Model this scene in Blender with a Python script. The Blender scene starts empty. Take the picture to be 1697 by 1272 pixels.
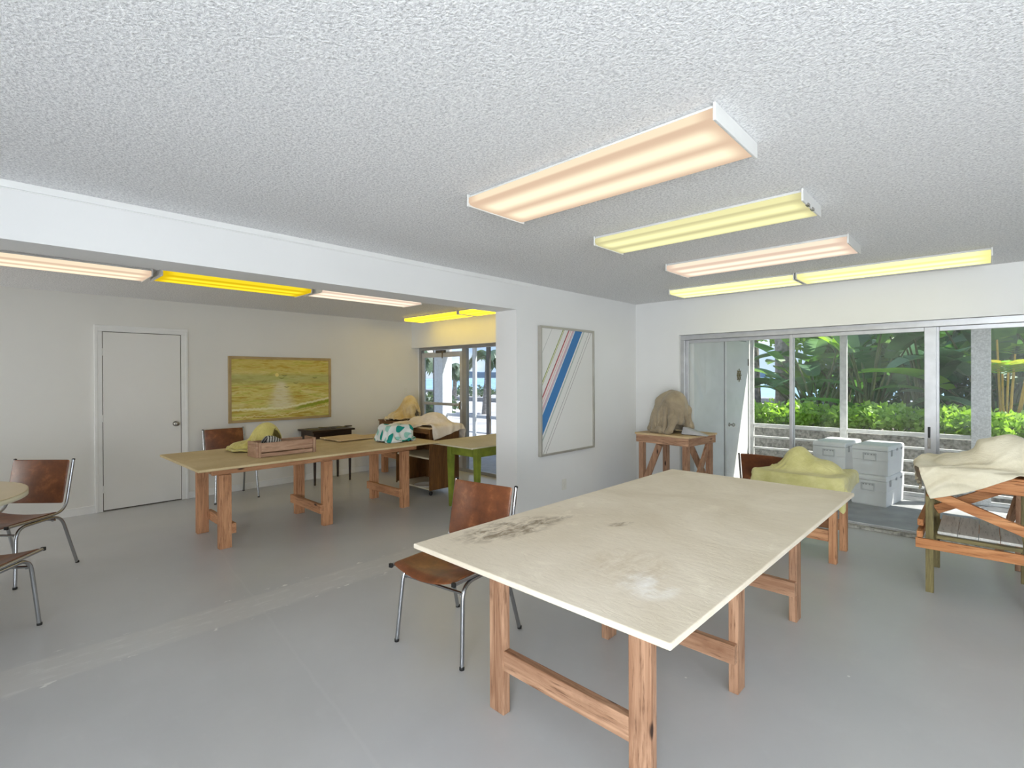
import bpy, bmesh, math, random
import numpy as np
from mathutils import Vector, Matrix
PI = math.pi
SC = bpy.context.scene
COL = SC.collection
H = 2.44

# ------------------------------------------------------------------ helpers
def rgb(r, g, b):
    def f(c):
        c /= 255.0
        return c / 12.92 if c <= 0.04045 else ((c + 0.055) / 1.055) ** 2.4
    return (f(r), f(g), f(b), 1.0)

class MB:
    """collects geometry for one mesh object"""
    def __init__(s): s.v = []; s.f = []; s.sm = []
    def add(s, vs, fs, smooth=False):
        n = len(s.v)
        s.v += [tuple(map(float, p)) for p in vs]
        for f in fs:
            s.f.append(tuple(i + n for i in f)); s.sm.append(smooth)
        return s
    def box(s, x0, x1, y0, y1, z0, z1):
        v = [(x0,y0,z0),(x1,y0,z0),(x1,y1,z0),(x0,y1,z0),(x0,y0,z1),(x1,y0,z1),(x1,y1,z1),(x0,y1,z1)]
        return s.add(v, [(0,3,2,1),(4,5,6,7),(0,1,5,4),(1,2,6,5),(2,3,7,6),(3,0,4,7)])
    def bar(s, p, q, w, t, up=(0,0,1)):
        """rectangular bar from p to q; w across, t along 'up'"""
        p = Vector(p); q = Vector(q); d = (q - p).normalized(); up = Vector(up)
        a = d.cross(up)
        if a.length < 1e-4: a = d.cross(Vector((0,1,0)))
        a.normalize(); b = a.cross(d).normalized()
        vs = []
        for c in (p, q):
            for (i, j) in ((-1,-1),(1,-1),(1,1),(-1,1)):
                vs.append(c + a * (i * w / 2) + b * (j * t / 2))
        return s.add(vs, [(0,1,2,3),(7,6,5,4),(0,4,5,1),(1,5,6,2),(2,6,7,3),(3,7,4,0)])
    def tube(s, pts, r, n=10, cap=True):
        pts = [Vector(p) for p in pts]; N = len(pts)
        rr = r if isinstance(r, (list, tuple)) else [r] * N
        vs = []; ref = None
        for i, p in enumerate(pts):
            d = (pts[min(i+1, N-1)] - pts[max(i-1, 0)]).normalized()
            if ref is None:
                ref = d.orthogonal().normalized()
            ref = (ref - d * ref.dot(d)).normalized()
            b = d.cross(ref)
            for k in range(n):
                a = 2 * PI * k / n
                vs.append(p + (ref * math.cos(a) + b * math.sin(a)) * rr[i])
        fs = []
        for i in range(N - 1):
            for k in range(n):
                fs.append((i*n+k, i*n+(k+1) % n, (i+1)*n+(k+1) % n, (i+1)*n+k))
        s.add(vs, fs, True)
        if cap:
            s.add([vs[k] for k in range(n)], [tuple(range(n-1, -1, -1))])
            s.add([vs[(N-1)*n+k] for k in range(n)], [tuple(range(n))])
        return s
    def lathe(s, prof, n=24, c=(0,0,0), smooth=True, axis='z'):
        vs = []
        for (r, z) in prof:
            for k in range(n):
                a = 2 * PI * k / n
                p = (r * math.cos(a), r * math.sin(a), z)
                if axis == 'x': p = (p[2], p[0], p[1])
                if axis == 'y': p = (p[1], p[2], p[0])
                vs.append((p[0]+c[0], p[1]+c[1], p[2]+c[2]))
        fs = []
        for i in range(len(prof) - 1):
            for k in range(n):
                fs.append((i*n+k, i*n+(k+1) % n, (i+1)*n+(k+1) % n, (i+1)*n+k))
        fs.append(tuple(range(n-1, -1, -1))); m = (len(prof)-1)*n
        fs.append(tuple(range(m, m+n)))
        return s.add(vs, fs, smooth)
    def prism(s, poly, axis, a, b):
        """extrude a 2-D polygon along axis from a to b (poly given in the other two axes, in order)"""
        n = len(poly); vs = []
        for t in (a, b):
            for (u, w) in poly:
                vs.append({'x': (t, u, w), 'y': (u, t, w), 'z': (u, w, t)}[axis])
        fs = [tuple(range(n)), tuple(range(2*n-1, n-1, -1))]
        for k in range(n): fs.append((k, n+k, n+(k+1) % n, (k+1) % n))
        return s.add(vs, fs)
    def grid(s, P, smooth=True):
        ny, nx = P.shape[:2]
        fs = [(j*nx+i, j*nx+i+1, (j+1)*nx+i+1, (j+1)*nx+i) for j in range(ny-1) for i in range(nx-1)]
        return s.add(P.reshape(-1, 3).tolist(), fs, smooth)
    def build(s, name, mat, parent=None, bevel=0, loc=None, fix=True, seg=2):
        me = bpy.data.meshes.new(name)
        me.from_pydata(s.v, [], s.f)
        me.polygons.foreach_set('use_smooth', s.sm)
        if fix:
            bm = bmesh.new(); bm.from_mesh(me)
            bmesh.ops.recalc_face_normals(bm, faces=bm.faces[:]); bm.to_mesh(me); bm.free()
        me.materials.append(mat); me.update()
        o = bpy.data.objects.new(name, me); COL.objects.link(o)
        if parent: o.parent = parent
        if loc: o.location = loc
        if bevel:
            m = o.modifiers.new('bevel', 'BEVEL'); m.width = bevel; m.segments = seg; m.limit_method = 'ANGLE'
        return o

def empty(name, loc=(0,0,0), rz=0.0):
    o = bpy.data.objects.new(name, None); COL.objects.link(o)
    o.empty_display_size = 0.1; o.location = loc; o.rotation_euler = (0, 0, rz)
    return o
def tag(o, label, cat, group=None):
    o['label'] = label; o['category'] = cat
    if group: o['group'] = group
    return o
def struct(o):
    o['kind'] = 'structure'; return o
def copy_tree(o, parent=None):
    c = o.copy(); COL.objects.link(c); c.parent = parent
    for ch in list(o.children): copy_tree(ch, c)
    return c

# ------------------------------------------------------------------ materials
class NT:
    def __init__(s, name):
        s.m = bpy.data.materials.new(name); s.m.use_nodes = True
        s.t = s.m.node_tree; s.t.nodes.clear()
        s.out = s.n('ShaderNodeOutputMaterial')
    def n(s, t, **kw):
        x = s.t.nodes.new(t)
        for k, v in kw.items():
            if k in x.inputs.keys() if isinstance(k, str) else False: x.inputs[k].default_value = v
            else: setattr(x, k, v)
        return x
    def l(s, a, b): s.t.links.new(a, b)
    def setin(s, node, i, v):
        if hasattr(v, 'is_output') : s.l(v, node.inputs[i])
        else: node.inputs[i].default_value = v
    def coord(s, scale=(1,1,1), kind='Object', rand=False):
        c = s.n('ShaderNodeTexCoord'); mp = s.n('ShaderNodeMapping')
        mp.inputs['Scale'].default_value = scale
        s.l(c.outputs[kind], mp.inputs['Vector'])
        if rand:
            oi = s.n('ShaderNodeObjectInfo'); m = s.n('ShaderNodeMath', operation='MULTIPLY')
            s.l(oi.outputs['Random'], m.inputs[0]); m.inputs[1].default_value = 37.0
            s.l(m.outputs[0], mp.inputs['Location'])
        return mp.outputs['Vector']
    def noise(s, vec, scale=5, detail=4, rough=.5, dist=0):
        x = s.n('ShaderNodeTexNoise'); s.l(vec, x.inputs['Vector'])
        x.inputs['Scale'].default_value = scale; x.inputs['Detail'].default_value = detail
        x.inputs['Roughness'].default_value = rough; x.inputs['Distortion'].default_value = dist
        return x.outputs['Fac']
    def ramp(s, fac, stops, interp='LINEAR'):
        r = s.n('ShaderNodeValToRGB'); r.color_ramp.interpolation = interp
        e = r.color_ramp.elements
        while len(e) < len(stops): e.new(0.5)
        for el, (p, c) in zip(e, stops):
            el.position = p; el.color = c if len(c) == 4 else tuple(c) + (1,)
        s.setin(r, 0, fac); return r.outputs['Color']
    def mix(s, fac, a, b, mode='MIX'):
        x = s.n('ShaderNodeMix', data_type='RGBA', blend_type=mode)
        s.setin(x, 0, fac); s.setin(x, 6, a); s.setin(x, 7, b); return x.outputs[2]
    def math(s, op, a, b=0.0, c=0.0):
        x = s.n('ShaderNodeMath', operation=op)
        s.setin(x, 0, a); s.setin(x, 1, b); s.setin(x, 2, c); return x.outputs[0]
    def xyz(s, vec):
        x = s.n('ShaderNodeSeparateXYZ'); s.l(vec, x.inputs[0]); return x.outputs
    def step(s, v, a, b):
        x = s.n('ShaderNodeMapRange'); x.interpolation_type = 'SMOOTHSTEP'
        s.setin(x, 0, v); x.inputs[1].default_value = a; x.inputs[2].default_value = b; return x.outputs[0]
    def bump(s, h, strength=.3, dist=.01):
        b = s.n('ShaderNodeBump'); b.inputs['Strength'].default_value = strength
        b.inputs['Distance'].default_value = dist; s.l(h, b.inputs['Height']); return b.outputs['Normal']
    def bsdf(s, color, rough=.6, metal=0, normal=None, spec=.5, **kw):
        p = s.n('ShaderNodeBsdfPrincipled')
        s.setin(p, p.inputs.find('Base Color'), color); s.setin(p, p.inputs.find('Roughness'), rough)
        p.inputs['Metallic'].default_value = metal; p.inputs['Specular IOR Level'].default_value = spec
        if normal is not None: s.l(normal, p.inputs['Normal'])
        for k, v in kw.items(): s.setin(p, p.inputs.find(k.replace('_', ' ')), v)
        s.l(p.outputs[0], s.out.inputs[0]); return p

def plain(name, c, rough=.6, metal=0, var=.06, vscale=6, bump=0, bscale=80, spec=.5):
    t = NT(name); v = t.coord()
    f = t.noise(v, vscale, 4)
    dark = tuple(x * (1 - var * 2) for x in c[:3]) + (1,); lite = tuple(min(1, x * (1 + var)) for x in c[:3]) + (1,)
    col = t.ramp(f, [(.3, dark), (.7, lite)])
    nm = t.bump(t.noise(v, bscale, 3), bump, .004) if bump else None
    t.bsdf(col, rough, metal, nm, spec); return t.m

def wood(name, c1, c2, axis='x', rough=.6, knots=True, dirt=.35, freq=1.0):
    t = NT(name)
    sc = {'x': (1.2, 14, 14), 'y': (14, 1.2, 14), 'z': (14, 14, 1.2)}[axis]
    sc = tuple(x * freq for x in sc)
    v = t.coord(sc, rand=True)
    f = t.noise(v, 1.6, 6, .6, 1.2)
    col = t.ramp(f, [(.28, c1), (.5, tuple((a+b)/2 for a, b in zip(c1, c2))), (.68, c2)])
    sc2 = tuple(x * 3.2 for x in sc)
    f2 = t.noise(t.coord(sc2, rand=True), 2.0, 4, .6)
    col = t.mix(t.step(f2, .52, .75), col, tuple(x * .62 for x in c1[:3]) + (1,))
    if dirt:
        f3 = t.noise(t.coord(rand=True), 3.2, 5, .6)
        col = t.mix(t.math('MULTIPLY', t.step(f3, .5, .72), dirt), col, (c1[0]*.45, c1[1]*.42, c1[2]*.4, 1))
    if knots:
        k = t.n('ShaderNodeTexVoronoi'); k.feature = 'F1'
        ks = {'x': (3, 9, 9), 'y': (9, 3, 9), 'z': (9, 9, 3)}[axis]
        t.l(t.coord(ks, rand=True), k.inputs['Vector']); k.inputs['Scale'].default_value = 1.0
        col = t.mix(t.math('SUBTRACT', 1.0, t.step(k.outputs['Distance'], .05, .13)), col, (.035, .014, .007, 1))
    nm = t.bump(f2, .25, .002)
    t.bsdf(col, rough, 0, nm, .35); return t.m

def fabric(name, c, c2=None, scale=260, rough=.95, blot=.15, bump=.5):
    t = NT(name); v = t.coord()
    f = t.noise(v, 5, 5, .6)
    c2 = c2 or tuple(x * (1 - 2 * blot) for x in c[:3]) + (1,)
    col = t.ramp(f, [(.32, c2), (.62, c)])
    fine = t.noise(v, scale, 2)
    col = t.mix(t.math('MULTIPLY', fine, .25), col, tuple(x * .5 for x in c[:3]) + (1,))
    fold = t.noise(t.coord((6, 9, 7)), 1.6, 4, .55, 1.4)
    nm = t.bump(t.math('ADD', t.math('ADD', t.math('MULTIPLY', fine, .25), t.math('MULTIPLY', t.noise(v, 30, 3), .3)), t.math('MULTIPLY', fold, 2.2)), bump, .012)
    p = t.bsdf(col, rough, 0, nm, .15, Sheen_Weight=.25)
    return t.m

def leafmat(name, c, c2, trans=.35, rough=.35):
    t = NT(name); v = t.coord()
    f = t.noise(v, 2.5, 3)
    oi = t.n('ShaderNodeObjectInfo')
    col = t.ramp(f, [(.35, c), (.65, c2)])
    p = t.bsdf(col, rough, 0, None, .5)
    tr = t.n('ShaderNodeBsdfTranslucent'); t.l(t.mix(1.0, col, (1.5, 1.7, .5, 1), 'MULTIPLY'), tr.inputs[0])
    mx = t.n('ShaderNodeMixShader'); mx.inputs[0].default_value = trans
    t.l(p.outputs[0], mx.inputs[1]); t.l(tr.outputs[0], mx.inputs[2]); t.l(mx.outputs[0], t.out.inputs[0])
    return t.m

M = {}
# painted walls: white, slight roller texture, satin sheen
def wallmat(name, c, rough=.45, spec=.4):
    t = NT(name); v = t.coord()
    col = t.ramp(t.noise(v, 1.3, 4), [(.3, tuple(x*.96 for x in c[:3])+(1,)), (.7, c)])
    nm = t.bump(t.noise(v, 90, 3), .12, .004)
    t.bsdf(col, rough, 0, nm, spec); return t.m
M['wall'] = wallmat('white_wall_paint', (.80, .80, .795, 1), .5)
M['wallback'] = wallmat('satin_wall_paint', (.76, .75, .715, 1), .34, .5)
M['trim'] = plain('white_trim_paint', (.80, .80, .79, 1), .35, var=.02)
M['door'] = wallmat('door_paint', (.78, .77, .745, 1), .32, .5)

def ceilmat():
    t = NT('popcorn_ceiling'); v = t.coord()
    n1 = t.noise(v, 120, 3, .7); n2 = t.noise(v, 75, 2, .6)
    hgt = t.math('ADD', t.math('MULTIPLY', n1, .6), t.math('MULTIPLY', n2, .4))
    col = t.ramp(hgt, [(.36, (.58, .58, .595, 1)), (.49, (.80, .80, .81, 1)), (.60, (.97, .97, .97, 1))])  # shade between the popcorn grains put into the colour, hollows darker
    nm = t.bump(hgt, .95, .010)
    t.bsdf(col, .9, 0, nm, .2); return t.m
M['ceil'] = ceilmat()
M['ceil2'] = wallmat('lanai_ceiling_paint', (.74, .72, .64, 1), .6)

def floormat():
    t = NT('grey_painted_concrete'); v = t.coord(); X, Y, Z = t.xyz(v)
    f = t.noise(v, 1.1, 5, .55)
    col = t.ramp(f, [(.3, (.47, .475, .485, 1)), (.7, (.53, .534, .542, 1))])
    fine = t.noise(v, 9, 5, .6)
    col = t.mix(t.math('MULTIPLY', t.step(fine, .55, .75), .2), col, (.58, .58, .59, 1))
    # band of patched concrete where a wall once stood, under the beam
    wob = t.math('MULTIPLY', t.math('SUBTRACT', t.noise(v, 2.5, 4), .5), .06)
    xx = t.math('ADD', X, wob)
    band = t.math('MULTIPLY', t.step(xx, -3.70, -3.66), t.math('SUBTRACT', 1.0, t.step(xx, -3.40, -3.35)))
    streak = t.noise(t.coord((9, 2.2, 1)), 3, 5, .65)
    col = t.mix(t.math('MULTIPLY', band, .6), col, (.585, .58, .57, 1))
    col = t.mix(t.math('MULTIPLY', band, t.math('MULTIPLY', t.step(streak, .5, .7), .6)), col, (.68, .68, .675, 1))
    for xe in (-3.72, -3.36):
        d = t.math('ABSOLUTE', t.math('SUBTRACT', xx, xe))
        edge = t.math('SUBTRACT', 1.0, t.step(d, .006, .03))
        sp = t.step(t.noise(t.coord((10, 5, 1)), 2.2, 3), .60, .66)
        col = t.mix(t.math('MULTIPLY', edge, sp), col, (.80, .80, .78, 1))
    # a few paint flecks
    vo = t.n('ShaderNodeTexVoronoi'); t.l(v, vo.inputs['Vector']); vo.inputs['Scale'].default_value = 3.1
    col = t.mix(t.math('SUBTRACT', 1.0, t.step(vo.outputs['Distance'], .014, .026)), col, (.75, .75, .74, 1))
    # faint hairline cracks
    ln = t.math('ABSOLUTE', t.math('SUBTRACT', t.math('ADD', Y, wob), t.math('ADD', .85, t.math('MULTIPLY', X, -.12))))
    col = t.mix(t.math('MULTIPLY', t.math('SUBTRACT', 1.0, t.step(ln, .004, .012)), .10), col, (.68, .68, .68, 1))
    rg = t.math('ADD', .29, t.math('MULTIPLY', fine, .03))
    t.bsdf(col, rg, 0, None, .5); return t.m
M['floor'] = floormat()
M['patio'] = plain('dark_grey_patio_paint', (.33, .335, .345, 1), .6, var=.12, vscale=5, bump=.2)
M['curb'] = plain('worn_concrete_curb', (.42, .41, .37, 1), .85, var=.3, vscale=25, bump=.6, bscale=60)

FIR1, FIR2 = rgb(134, 94, 68), rgb(196, 156, 126)
for ax in 'xyz':
    M['fir'+ax] = wood('weathered_fir_'+ax, FIR1, FIR2, ax)
    M['orange'+ax] = wood('orange_fir_'+ax, rgb(164, 100, 54), rgb(206, 148, 98), ax, dirt=.25)
    M['rust'+ax] = wood('reddish_fir_'+ax, rgb(154, 104, 70), rgb(202, 152, 112), ax, dirt=.3)
    M['olive'+ax] = wood('greenish_treated_wood_'+ax, rgb(96, 86, 52), rgb(140, 128, 84), ax, dirt=.4)
    M['walnut'+ax] = wood('walnut_veneer_'+ax, rgb(78, 48, 22), rgb(124, 84, 44), ax, rough=.4, knots=False, dirt=.15)
    M['crate'+ax] = wood('pale_worn_crate_wood_'+ax, rgb(150, 112, 88), rgb(192, 160, 134), ax, dirt=.45, knots=False)
    M['ply'+ax] = wood('pale_plywood_'+ax, rgb(188, 160, 118), rgb(214, 190, 150), ax, knots=False, dirt=.1)
M['darkwood'] = wood('dark_brown_wood', rgb(34, 20, 12), rgb(58, 38, 24), 'y', rough=.4, knots=False, dirt=0)
M['greyboard'] = wood('grey_weathered_board', rgb(196, 194, 188), rgb(222, 220, 214), 'y', knots=False, dirt=.2)

def canvas_top(name, base, base2, stains):
    t = NT(name); v = t.coord(); X, Y, Z = t.xyz(v)
    f = t.noise(v, 1.6, 5, .6, .6)
    col = t.ramp(f, [(.3, base2), (.65, base)])
    fib = t.noise(t.coord((3, 22, 3)), 4, 5, .65, .8)
    col = t.mix(t.math('MULTIPLY', t.step(fib, .5, .75), .35), col, tuple(x*.78 for x in base2[:3])+(1,))
    lite = t.noise(v, 3.3, 4, .6, 1.5)
    col = t.mix(t.math('MULTIPLY', t.step(lite, .58, .74), .4), col, tuple(min(1, x*1.2) for x in base[:3])+(1,))
    for (sx, sy, wx, wy, rot, c, amt, ns) in stains:
        c_, s_ = math.cos(rot), math.sin(rot)
        dx = t.math('SUBTRACT', X, sx); dy = t.math('SUBTRACT', Y, sy)
        u = t.math('ADD', t.math('MULTIPLY', dx, c_), t.math('MULTIPLY', dy, s_))
        w = t.math('ADD', t.math('MULTIPLY', dx, -s_), t.math('MULTIPLY', dy, c_))
        r = t.math('ADD', t.math('POWER', t.math('ABSOLUTE', t.math('DIVIDE', u, wx)), 2.0),
                   t.math('POWER', t.math('ABSOLUTE', t.math('DIVIDE', w, wy)), 2.0))
        k = t.math('SUBTRACT', 1.0, t.step(r, .15, 1.0))
        nz = t.step(t.noise(t.coord((1.6, .7, 1)), ns, 5, .7, .6), .38, .66)
        col = t.mix(t.math('MULTIPLY', t.math('MULTIPLY', k, nz), amt), col, c)
    wr = t.noise(t.coord((5, 11, 5)), 3, 4, .6, 1.2)
    nm = t.bump(t.math('ADD', wr, t.math('MULTIPLY', t.noise(v, 300, 2), .12)), .22, .012)
    t.bsdf(col, .62, 0, nm, .3); return t.m
M['canvas'] = canvas_top('beige_canvas', rgb(238, 228, 210), rgb(220, 208, 186), [
    (-.45, -.78, .16, .36, -.12, rgb(122, 102, 72), .85, 14), (-.40, -.55, .05, .2, -.2, rgb(104, 84, 58), .6, 18),
    (-.10, -.35, .04, .10, -.4, rgb(130, 108, 78), .6, 18),
    (.37, -.92, .13, .15, .3, rgb(252, 248, 240), 1.0, 5), (.35, -.90, .05, .06, 0, rgb(255, 252, 246), 1.0, 3), (.22, -.80, .2, .25, .3, rgb(196, 178, 146), .5, 8),
    (.1, .25, .07, .12, 0, rgb(240, 230, 210), .7, 9)])
M['canvas2'] = canvas_top('tan_canvas', rgb(206, 188, 150), rgb(184, 162, 118), [(.1, .3, .5, .3, 0, rgb(168, 146, 104), .5, 6)])
M['boardtop'] = canvas_top('pale_board', rgb(206, 198, 176), rgb(186, 178, 152), [])

M['chrome'] = plain('chrome_tube', (.46, .47, .49, 1), .2, 1.0, var=.03)
M['alum'] = plain('aluminium_frame', (.55, .555, .57, 1), .42, .55, var=.05, vscale=12)
M['alumdark'] = plain('grey_aluminium', (.36, .36, .36, 1), .45, .5, var=.06)
M['black'] = plain('black_plastic', (.012, .012, .012, 1), .5)
M['steel'] = plain('brushed_steel', (.45, .43, .40, 1), .25, 1.0)
def vinyl():
    t = NT('brown_vinyl'); v = t.coord(rand=True)
    f = t.noise(v, 9, 5, .65)
    col = t.ramp(f, [(.3, rgb(88, 46, 22)), (.55, rgb(116, 66, 34)), (.75, rgb(158, 102, 62))])
    nm = t.bump(t.noise(v, 130, 3), .15, .002)
    t.bsdf(col, .36, 0, nm, .5); return t.m
M['vinyl'] = vinyl()
M['greenpaint'] = plain('olive_green_paint', rgb(124, 136, 44), .45, var=.18, vscale=9)
M['white_plastic'] = plain('white_cooler_plastic', (.88, .885, .89, 1), .38, var=.02)
M['cooler_trim'] = plain('cooler_handle_plastic', (.62, .63, .64, 1), .4, var=.02)
M['grey_plastic'] = plain('grey_plastic_part', (.4, .41, .42, 1), .45)
M['ivory'] = plain('ivory_plate', (.74, .73, .68, 1), .35, var=.02)
M['laminate'] = plain('cream_laminate', rgb(226, 208, 172), .3, var=.03)
M['laminate_edge'] = plain('cream_table_edge', rgb(232, 226, 200), .4, var=.03)
M['post'] = plain('white_painted_post', (.72, .72, .70, 1), .5, var=.08, vscale=20)
M['darkpost'] = plain('dark_brown_post', (.10, .085, .07, 1), .6)
M['concrete_post'] = plain('speckled_grey_post', (.74, .74, .75, 1), .7, var=.12, vscale=60, bump=.3)
M['towel_yellow'] = fabric('yellow_towel', rgb(206, 196, 122), rgb(180, 168, 90), 300)
M['towel_green'] = fabric('yellow_green_towel', rgb(214, 208, 148), rgb(186, 180, 114), 300)
M['cloth_cream'] = fabric('cream_cloth', rgb(238, 230, 206), rgb(222, 212, 184), 240, bump=.35)
M['cloth_white'] = fabric('off_white_cloth', rgb(236, 224, 208), rgb(216, 202, 184), 240, bump=.35)
M['cloth_ochre'] = fabric('stained_cream_cloth', rgb(226, 210, 172), rgb(196, 164, 98), 240, bump=.35)
M['cloth_taupe'] = fabric('taupe_blanket', rgb(172, 156, 130), rgb(142, 128, 106), 260)
M['sheet_grey'] = plain('grey_plastic_sheet', rgb(176, 176, 178), .4, var=.08)
def drops():
    t = NT('teal_drop_cloth'); v = t.coord((1,1,1), 'UV')
    X, Y, Z = t.xyz(v)
    def cell(a, off): return t.math('SUBTRACT', t.math('FRACT', t.math('ADD', t.math('MULTIPLY', a, 3.6), off)), .5)
    col = fabric_base = None
    base = t.ramp(t.noise(t.coord(), 7, 4), [(.3, rgb(196, 206, 208)), (.7, rgb(232, 234, 232))])
    for off, c in ((0.0, rgb(34, 142, 132)), (.5, rgb(150, 200, 188))):
        u = cell(X, off); w = cell(Y, off)
        wid = t.math('MULTIPLY', t.math('SUBTRACT', .42, w), .36)
        r = t.math('ADD', t.math('POWER', t.math('DIVIDE', u, t.math('MAXIMUM', wid, .01)), 2.0), t.math('POWER', t.math('DIVIDE', t.math('ADD', w, .05), .36), 2.0))
        base = t.mix(t.math('SUBTRACT', 1.0, t.step(r, .8, 1.0)), base, c)
    t.bsdf(base, .9, 0, None, .15); return t.m
M['drops'] = drops()
def gingham():
    t = NT('black_check_cloth'); v = t.coord((1,1,1), 'UV')
    X, Y, Z = t.xyz(v)
    a = t.math('GREATER_THAN', t.math('FRACT', t.math('MULTIPLY', X, 18.0)), .5)
    b = t.math('GREATER_THAN', t.math('FRACT', t.math('MULTIPLY', Y, 18.0)), .5)
    f = t.math('MULTIPLY', t.math('ADD', a, b), .5)
    t.bsdf(t.ramp(f, [(0, (.75, .74, .70, 1)), (.5, (.16, .16, .15, 1)), (1, (.012, .012, .012, 1))]), .9, 0, None, .1); return t.m
M['gingham'] = gingham()

def glassmat(name, tint=(1,1,1,1), k=1.0, dirt=.10):
    t = NT(name)
    tr = t.n('ShaderNodeBsdfTransparent'); tr.inputs[0].default_value = tint
    gl = t.n('ShaderNodeBsdfGlossy'); gl.inputs['Roughness'].default_value = .02
    g = t.n('ShaderNodeNewGeometry'); dp = t.n('ShaderNodeVectorMath', operation='DOT_PRODUCT')
    t.l(g.outputs['Normal'], dp.inputs[0]); t.l(g.outputs['Incoming'], dp.inputs[1])
    om = t.math('SUBTRACT', 1.0, t.math('ABSOLUTE', dp.outputs['Value']))
    fr = t.math('ADD', .035, t.math('MULTIPLY', t.math('POWER', om, 5.0), .96))
    mx = t.n('ShaderNodeMixShader'); t.l(t.math('MULTIPLY', fr, k), mx.inputs[0])
    t.l(tr.outputs[0], mx.inputs[1]); t.l(gl.outputs[0], mx.inputs[2])
    df = t.n('ShaderNodeBsdfDiffuse'); df.inputs[0].default_value = (.8, .8, .78, 1)
    tl = t.n('ShaderNodeBsdfTranslucent'); tl.inputs[0].default_value = (.8, .8, .78, 1)
    ad = t.n('ShaderNodeMixShader'); t.l(df.outputs[0], ad.inputs[1]); t.l(tl.outputs[0], ad.inputs[2])
    film = t.n('ShaderNodeMixShader'); t.l(t.math('MULTIPLY', t.step(t.noise(t.coord((1, 1, .6)), 2.2, 5, .6), .25, .8), dirt), film.inputs[0])
    t.l(mx.outputs[0], film.inputs[1]); t.l(ad.outputs[0], film.inputs[2]); t.l(film.outputs[0], t.out.inputs[0])
    return t.m
M['glass'] = glassmat('window_glass', (.97, .98, .975, 1), 1.0)
M['glass2'] = glassmat('tinted_door_glass', (.90, .93, .97, 1), .8)

def lensmat(name, c, dim, s):
    """lit acrylic diffuser: two tubes glow behind it (local y across, local x along)"""
    t = NT(name); v = t.coord(); X, Y, Z = t.xyz(v)
    d = t.math('ABSOLUTE', t.math('SUBTRACT', t.math('ABSOLUTE', Y), .092))
    side = t.math('MULTIPLY', t.step(Z, -.053, -.044), .6)
    tube = t.math('MAXIMUM', t.math('SUBTRACT', 1.0, t.step(d, .012, .10)), side)
    endf = t.math('SUBTRACT', 1.0, t.step(t.math('ABSOLUTE', X), .54, .635))
    k = t.math('MULTIPLY', tube, endf)
    col = t.mix(k, dim, c)
    st = t.math('MULTIPLY', t.math('ADD', .68, t.math('MULTIPLY', k, .32)), s)
    e = t.n('ShaderNodeEmission'); t.l(col, e.inputs[0]); t.l(st, e.inputs[1])
    t.l(e.outputs[0], t.out.inputs[0]); return t.m

# ------------------------------------------------------------------ camera
cam = bpy.data.cameras.new('camera'); camo = bpy.data.objects.new('camera', cam); COL.objects.link(camo)
Fv = Vector((-0.68617738, 0.72742383, -0.00389388)); Rv = Vector((0.72743423, 0.68616605, -0.00394808)); Uv = Vector((2.00084e-4, 5.54162e-3, 0.99998462))
mw = Matrix.Identity(4)
for i in range(3): mw[i][0] = Rv[i]; mw[i][1] = Uv[i]; mw[i][2] = -Fv[i]
mw[2][3] = 1.509
camo.matrix_world = mw
cam.sensor_fit = 'HORIZONTAL'; cam.sensor_width = 36; cam.lens = 834.54 / 1697 * 36
cam.shift_y = -9.65 / 1697; cam.clip_start = .05; cam.clip_end = 2000
SC.camera = camo

# ------------------------------------------------------------------ the room
XL, XP, XP2, XR = -7.255, -3.35, -3.64, 2.3
YN, YW, YB, YBW = -2.6, 5.92, 5.16, 5.30
LZ = 2.30   # lanai ceiling
b = MB(); b.prism([(XL-.12, YN-.12), (XR+.12, YN-.12), (XR+.12, YW+.12), (XP2+.1, YW+.12), (XP2+.1, YBW+.06), (XL-.12, YBW+.06)], 'z', -.12, 0)
struct(b.build('floor', M['floor']))
b = MB(); b.box(XL-.12, XR+.12, YN-.12, YW+.12, H, H+.2)
struct(b.build('ceiling', M['ceil']))
b = MB(); b.box(XL-.12, XL, YN-.12, YBW+.06, -.12, H)
struct(b.build('wall_left', M['wallback']))
# partition with the wide opening and the beam over it
b = MB(); b.prism([(YN, 2.162), (3.62, 2.162), (3.62, 0), (YW+.12, 0), (YW+.12, H), (YN, H)], 'x', XP2, XP)
struct(b.build('wall_middle', M['wall']))
b = MB(); b.box(XP, XP+.008, YN, 3.84, 2.404, H); b.box(XP, XP+.004, YN, 3.84, 2.398, 2.404)
struct(b.build('trim_1', M['trim'], bevel=.002))
# far wall of the main room: header, left pier, right pier
OX0, OX1 = -2.755, 1.95
b = MB(); b.prism([(XP, 0), (OX0, 0), (OX0, 2.005), (OX1, 2.005), (OX1, 0), (XR, 0), (XR, H), (XP, H)], 'y', YW, YW+.12)
struct(b.build('wall_far', M['wall']))
b = MB(); b.prism([(YB, 2.0), (YBW+.06, 2.0), (YBW+.06, H), (YB, H)], 'x', XL, XP2)
b.box(XL, XL+.05, YBW-.01, YBW+.06, 0, 2.0)
struct(b.build('wall_far_left', M['wall']))
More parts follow.
